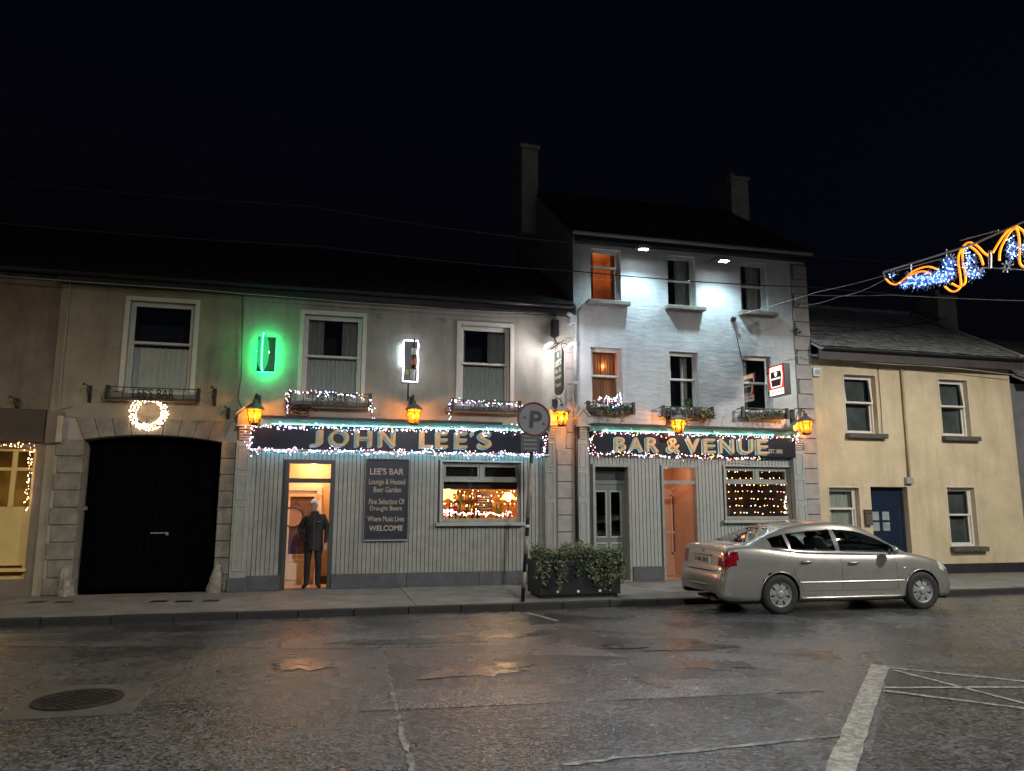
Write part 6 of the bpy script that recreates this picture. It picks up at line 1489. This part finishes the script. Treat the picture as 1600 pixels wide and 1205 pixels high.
# rear details
plate = mat('plate_white',(.62,.61,.55),.4); ink = mat('plate_ink',(.03,.03,.03),.5)
def rear_x(z_):
    for k in range(200):
        x_ = -2.30+k*.001
        if ZT(x_) >= z_: return x_
    return -2.1
xz = rear_x(.835)-.012
m = MB(); m.box(xz-.012,xz+.03,-.27,.27,.775,.895); rp_ = m.build('number_plate', plate, car); 
text('07·MH·28659'.replace('·','-'), (xz-.0135,.245,.795), (0,-1,0), UZ, .49, .08, ink, rp_, .002, .01).location = (0,0,0)
m = MB(); m.box(xz-.014,xz+.03,-.31,.31,.90,.93); m.build('plate_garnish', paint_c, car, bevel=.008)
m = MB(); m.tube([(rear_x(.99)-.01,.0+.045*math.cos(q),.985+.028*math.sin(q)) for q in [2*math.pi*i/16 for i in range(16)]],.006,5,True); m.tube([(rear_x(.99)-.01,.022*math.cos(q),.985+.026*math.sin(q)) for q in [2*math.pi*i/12 for i in range(12)]],.005,5,True); m.build('boot_badge', mat('chrome',(.7,.7,.7),.15,metal=1), car)
m = MB(); 
for y_ in frange(-.66,.66,.06): pass
m.tube([(-2.262+.06*abs(y_/.7)**3,y_,.672) for y_ in frange(-.70,.70,.07)],.008,5); m.build('bumper_seam', trim_k, car)
m = MB(); m.tube([(-2.304+.10*abs(y_/.7)**3,y_,.44) for y_ in frange(-.66,.66,.07)],.014,6); m.build('bumper_strip', paint_c, car, smooth=True)
MB().lathe([(.03,-2.30),(.03,-2.1)],(0,-.45,.225),12,'x').build('exhaust', mat('exhaust_steel',(.2,.2,.2),.4,metal=.8), car)
MB().box(-2.0,2.1,-.62,.62,.155,.20).build('underbody', trim_k, car)
m = MB(); m.tube([(2.13,-.55,.40),(2.20,-.3,.40),(2.215,0,.40),(2.20,.3,.40),(2.13,.55,.40)],.03,6); m.build('front_grille', trim_k, car)
# cabin
cab = mat('cabin_fabric',(.06,.06,.06),.9,var=.2)
for (x_,y_) in ((-.02,-.36),(-.02,.36),(-.72,-.36),(-.72,.36)):
    m = MB(); m.add([(x_-.30,y_-.23,.9),(x_+.02,y_-.23,.9),(x_+.02,y_+.23,.9),(x_-.30,y_+.23,.9),(x_-.36,y_-.19,1.20),(x_-.24,y_-.19,1.20),(x_-.24,y_+.19,1.20),(x_-.36,y_+.19,1.20)],[(0,3,2,1),(4,5,6,7),(0,1,5,4),(1,2,6,5),(2,3,7,6),(3,0,4,7)])
    st = m.build('seat', cab, car, bevel=.03); m = MB(); m.box(x_-.37,x_-.27,y_-.12,y_+.12,1.205,1.315); m.build('headrest', cab, st, bevel=.03)
MB().tube([(.50+.05*math.sin(q),-.36+.19*math.cos(q),1.03+.17*math.sin(q)) for q in [2*math.pi*i/24 for i in range(24)]],.014,6,True).build('steering_wheel', cab, car, smooth=True)
MB().ell((.85,0,.96),.28,.70,.09,16,8).build('dashboard', cab, car, smooth=True)

# ------------------------------------------------------------------ man in the doorway
pf = G(487,921,0.02); pf.y = -.02; pf.x = wx(487,921,-.02)
per = thing('person', 'white-haired man in a dark jacket and trousers standing in the lit doorway', 'person', (pf.x,pf.y,.02))
per['_o'] = (0.0,0.0,0.0)
bmsh = bpy.data.meshes.new('figure')
J = {'pel':((0,0,.94),.135,.105),'wai':((0,0,1.08),.145,.115),'che':((.005,.0,1.28),.165,.125),'nb':((.0,.015,1.44),.085,.075),'nk':((-.005,.0,1.505),.056,.056),'h0':((-.03,-.02,1.56),.068,.075),'h1':((-.024,-.010,1.63),.084,.098),'h2':((-.018,.0,1.70),.074,.088),'h3':((-.015,.002,1.742),.03,.036)}
E_ = [('pel','wai'),('wai','che'),('che','nb'),('nb','nk'),('nk','h0'),('h0','h1'),('h1','h2'),('h2','h3')]
def jadd(n, p, r, r2=None, par=None): J[n] = (p, r, r2 or r); E_.append((par, n))
for s, n in ((-1,'a'),(1,'b')):
    jadd('sh'+n,(s*.175,.01,1.405),.075,.07,'che')
jadd('ela',(-.275,.045,1.15),.058,None,'sha'); jadd('wra',(-.20,-.085,.98),.045,None,'ela'); jadd('haa',(-.15,-.10,.91),.042,None,'wra')
jadd('elb',(.255,.03,1.14),.058,None,'shb'); jadd('wrb',(.235,-.05,.915),.036,None,'elb'); jadd('hab',(.228,-.07,.845),.034,.02,'wrb')
for k,(dx,dy,l) in enumerate(((-.024,-.012,.075),(-.008,-.016,.088),(.008,-.014,.08),(.022,-.006,.066))):
    jadd('f%da'%k,(.226+dx,-.078+dy*.5,.81),.0095,None,'hab'); jadd('f%db'%k,(.222+dx,-.088+dy,.80-l*.45),.009,None,'f%da'%k); jadd('f%dc'%k,(.218+dx,-.083+dy,.80-l),.0075,None,'f%db'%k)
jadd('tha',(.198,-.092,.845),.012,None,'hab'); jadd('thb',(.190,-.106,.805),.009,None,'tha')
for s, n, kx, fx, fy in ((-1,'a',-.105,-.115,-.02),(1,'b',.105,.10,.0)):
    jadd('hi'+n,(s*.088,.0,.86),.096,.10,'pel'); jadd('kn'+n,(kx,-.02,.49),.064,.066,'hi'+n); jadd('ca'+n,(kx*1.02,.02,.32),.06,.064,'kn'+n); jadd('an'+n,(fx,.03+fy,.085),.05,.055,'ca'+n)
    jadd('to'+n,(fx+s*.055,-.14+fy,.04),.040,.034,'an'+n)
names = list(J); bmsh.from_pydata([J[n][0] for n in names],[(names.index(a),names.index(b)) for a,b in E_],[])
tmp = bpy.data.objects.new('figure_source', bmsh); col.objects.link(tmp)
sk = tmp.modifiers.new('skin','SKIN'); sk.use_smooth_shade = True
for i,n in enumerate(names): bmsh.skin_vertices[0].data[i].radius = (J[n][1],J[n][2]); bmsh.skin_vertices[0].data[i].use_root = (n == 'pel')
sub = tmp.modifiers.new('sub','SUBSURF'); sub.levels = 2; sub.render_levels = 2
dg = bpy.context.evaluated_depsgraph_get(); bme = bpy.data.meshes.new_from_object(tmp.evaluated_get(dg)); bpy.data.objects.remove(tmp)
navy = mat('jacket_navy',(.008,.009,.012),.7,var=.25,vs=9,bump=.004,bs=18); trou = mat('trousers_black',(.012,.012,.014),.8,var=.2,bump=.003,bs=14); shoe = mat('shoe_black',(.008,.008,.009),.35); skin_m = mat('skin',(.48,.27,.19),.55,var=.06,vs=14); hair_m = mat('hair_white',(.75,.73,.70),.7,var=.15,vs=40)
for q in (navy,trou,shoe,skin_m): bme.materials.append(q)
for p in bme.polygons:
    c_ = p.center; p.use_smooth = True
    p.material_index = 3 if c_.z > 1.50 else (2 if c_.z < .085 else (3 if (c_.x > .165 and c_.z < .885 and c_.z > .6) else (0 if (c_.z > .93 or (c_.x < -.14 and c_.z > .86) or (c_.x > .19 and c_.z > .8)) else 1)))
bod = link('body', bme, per)
# jacket shell with collar
m = MB(); vs = []; fs = []; prof = [(.74,.178,.150),(.80,.182,.155),(.90,.178,.152),(1.0,.176,.150),(1.10,.178,.148),(1.22,.188,.150),(1.32,.196,.148),(1.39,.186,.130),(1.435,.140,.105),(1.465,.092,.088),(1.50,.082,.082),(1.515,.070,.070)]; n = 22
for z_,rx,ry in prof:
    for k in range(n):
        a_ = 2*math.pi*k/n; wob = 1+.025*math.sin(3*a_+z_*17)+.02*math.sin(5*a_-z_*23)
        vs.append((rx*math.cos(a_)*wob, ry*math.sin(a_)*wob+.004, z_+(.012*math.sin(2*a_) if z_ < .78 else 0)))
for j in range(len(prof)-1):
    for k in range(n): fs.append((j*n+k,j*n+(k+1)%n,(j+1)*n+(k+1)%n,(j+1)*n+k))
jk = m.add(vs,fs).build('jacket', navy, per, smooth=True)
MB().tube([(-.004,-.152,.76),(-.002,-.158,1.0),(0,-.152,1.25),(0,-.108,1.43),(-.002,-.09,1.5)],.006,5).build('zip', mat('zip_grey',(.10,.10,.10),.4), jk)
MB().box(.05,.13,-.16,-.148,1.305,1.315).build('reflective_piping', mat('piping_grey',(.25,.25,.25),.4), jk)
# head details: the face looks to the camera's left
hc = Vector((-.02,-.005,1.64)); fd = Vector((-.80,-.60,0)).normalized(); sdv = Vector((-fd.y,fd.x,0))
def hp(f, s, u): return hc+fd*f+sdv*s+Vector((0,0,u))
m = MB(); m.ell((0,0,0),1,1,1,14,10); vs = []
hv = [hc+Vector((x_*.088,y_*.102,z_*.112+.012)) for x_,y_,z_ in m.v]
hf = []
for f in m.f:
    c_ = sum((hv[i] for i in f), Vector())/len(f)-hc; f_ = c_.dot(fd)
    if (f_ > .02 and c_.z < .058) or c_.z < -.055 or (f_ > -.03 and c_.z < .0): continue
    hf.append(f)
MB().add(hv,hf).build('hair', hair_m, per, smooth=True)
MB().add([hp(.075,0,.022),hp(.108,0,-.018),hp(.080,.016,-.022),hp(.080,-.016,-.022),hp(.080,0,-.03)],[(0,2,1),(0,1,3),(1,2,4),(1,4,3)]).build('nose', skin_m, per)
for s in (-1,1):
    MB().ell(hp(-.01,s*.080,-.005),.014,.014,.032,8,6).build('ear', skin_m, per, smooth=True)
    MB().ell(hp(.074,s*.032,.012),.013,.013,.009,8,6).build('eye', mat('eye_dark',(.05,.04,.04),.3), per, smooth=True)
m = MB(); 
for s in (-1,1): m.tube([hp(.092,s*.034+.024*math.cos(q),.010+.017*math.sin(q)) for q in [2*math.pi*i/12 for i in range(12)]],.0028,4,True); m.tube([hp(.088,s*.058,.014),hp(.0,s*.083,.012)],.0026,4)
m.build('spectacles', black_m, per)
MB().tube([hp(.076,-.022,-.055),hp(.084,0,-.052),hp(.076,.022,-.055)],.005,5).build('mouth', mat('lips',(.33,.14,.11),.5), per)
MB().ell(hp(.055,0,-.085),.035,.035,.025,10,6).build('chin', skin_m, per, smooth=True)

# ------------------------------------------------------------------ street lamps on the near footpath, out of frame
def street_lamp(label, x_, y_, h, e, c_, reach=2.2, tgt=None):
    t = thing('street_lamp', label, 'street lamp', (x_,y_,0), 'street lamps on the near footpath')
    MB().lathe([(.11,0),(.11,.9),(.07,1.0),(.05,h)],(x_,y_,0),12).build('column', mat('lamp_column',(.2,.21,.21),.5,metal=.5), t, smooth=True)
    MB().tube([(x_,y_,h-.05),(x_,y_+.5,h+.25),(x_,y_+reach,h+.35)],.035,8).build('arm', MATS['lamp_column'], t, smooth=True)
    MB().box(x_-.14,x_+.14,y_+reach-.1,y_+reach+.55,h+.30,h+.40).build('head', MATS['lamp_column'], t, bevel=.03)
    MB().box(x_-.11,x_+.11,y_+reach-.05,y_+reach+.5,h+.285,h+.299).build('lens', emat('street_lens_'+label[:4],c_,30), t)
    l = lamp('SPOT',(x_,y_+reach+.2,h+.27), e, c_, t, .16, spot_size=R(174), spot_blend=.35)
street_lamp('tall cool street lamp on the near footpath beyond the right edge', 14.5, -12.2, 7.6, 2500, (1.0,.95,.86), 2.0)
street_lamp('bright white street lamp on the near footpath behind the viewer', 2.5, -18.8, 8.0, 2200, (.96,.98,1.0), 2.0)
street_lamp('yellow street lamp on the near footpath beyond the left edge', -11.0, -12.6, 7.6, 600, (1.0,.74,.36), 2.0)
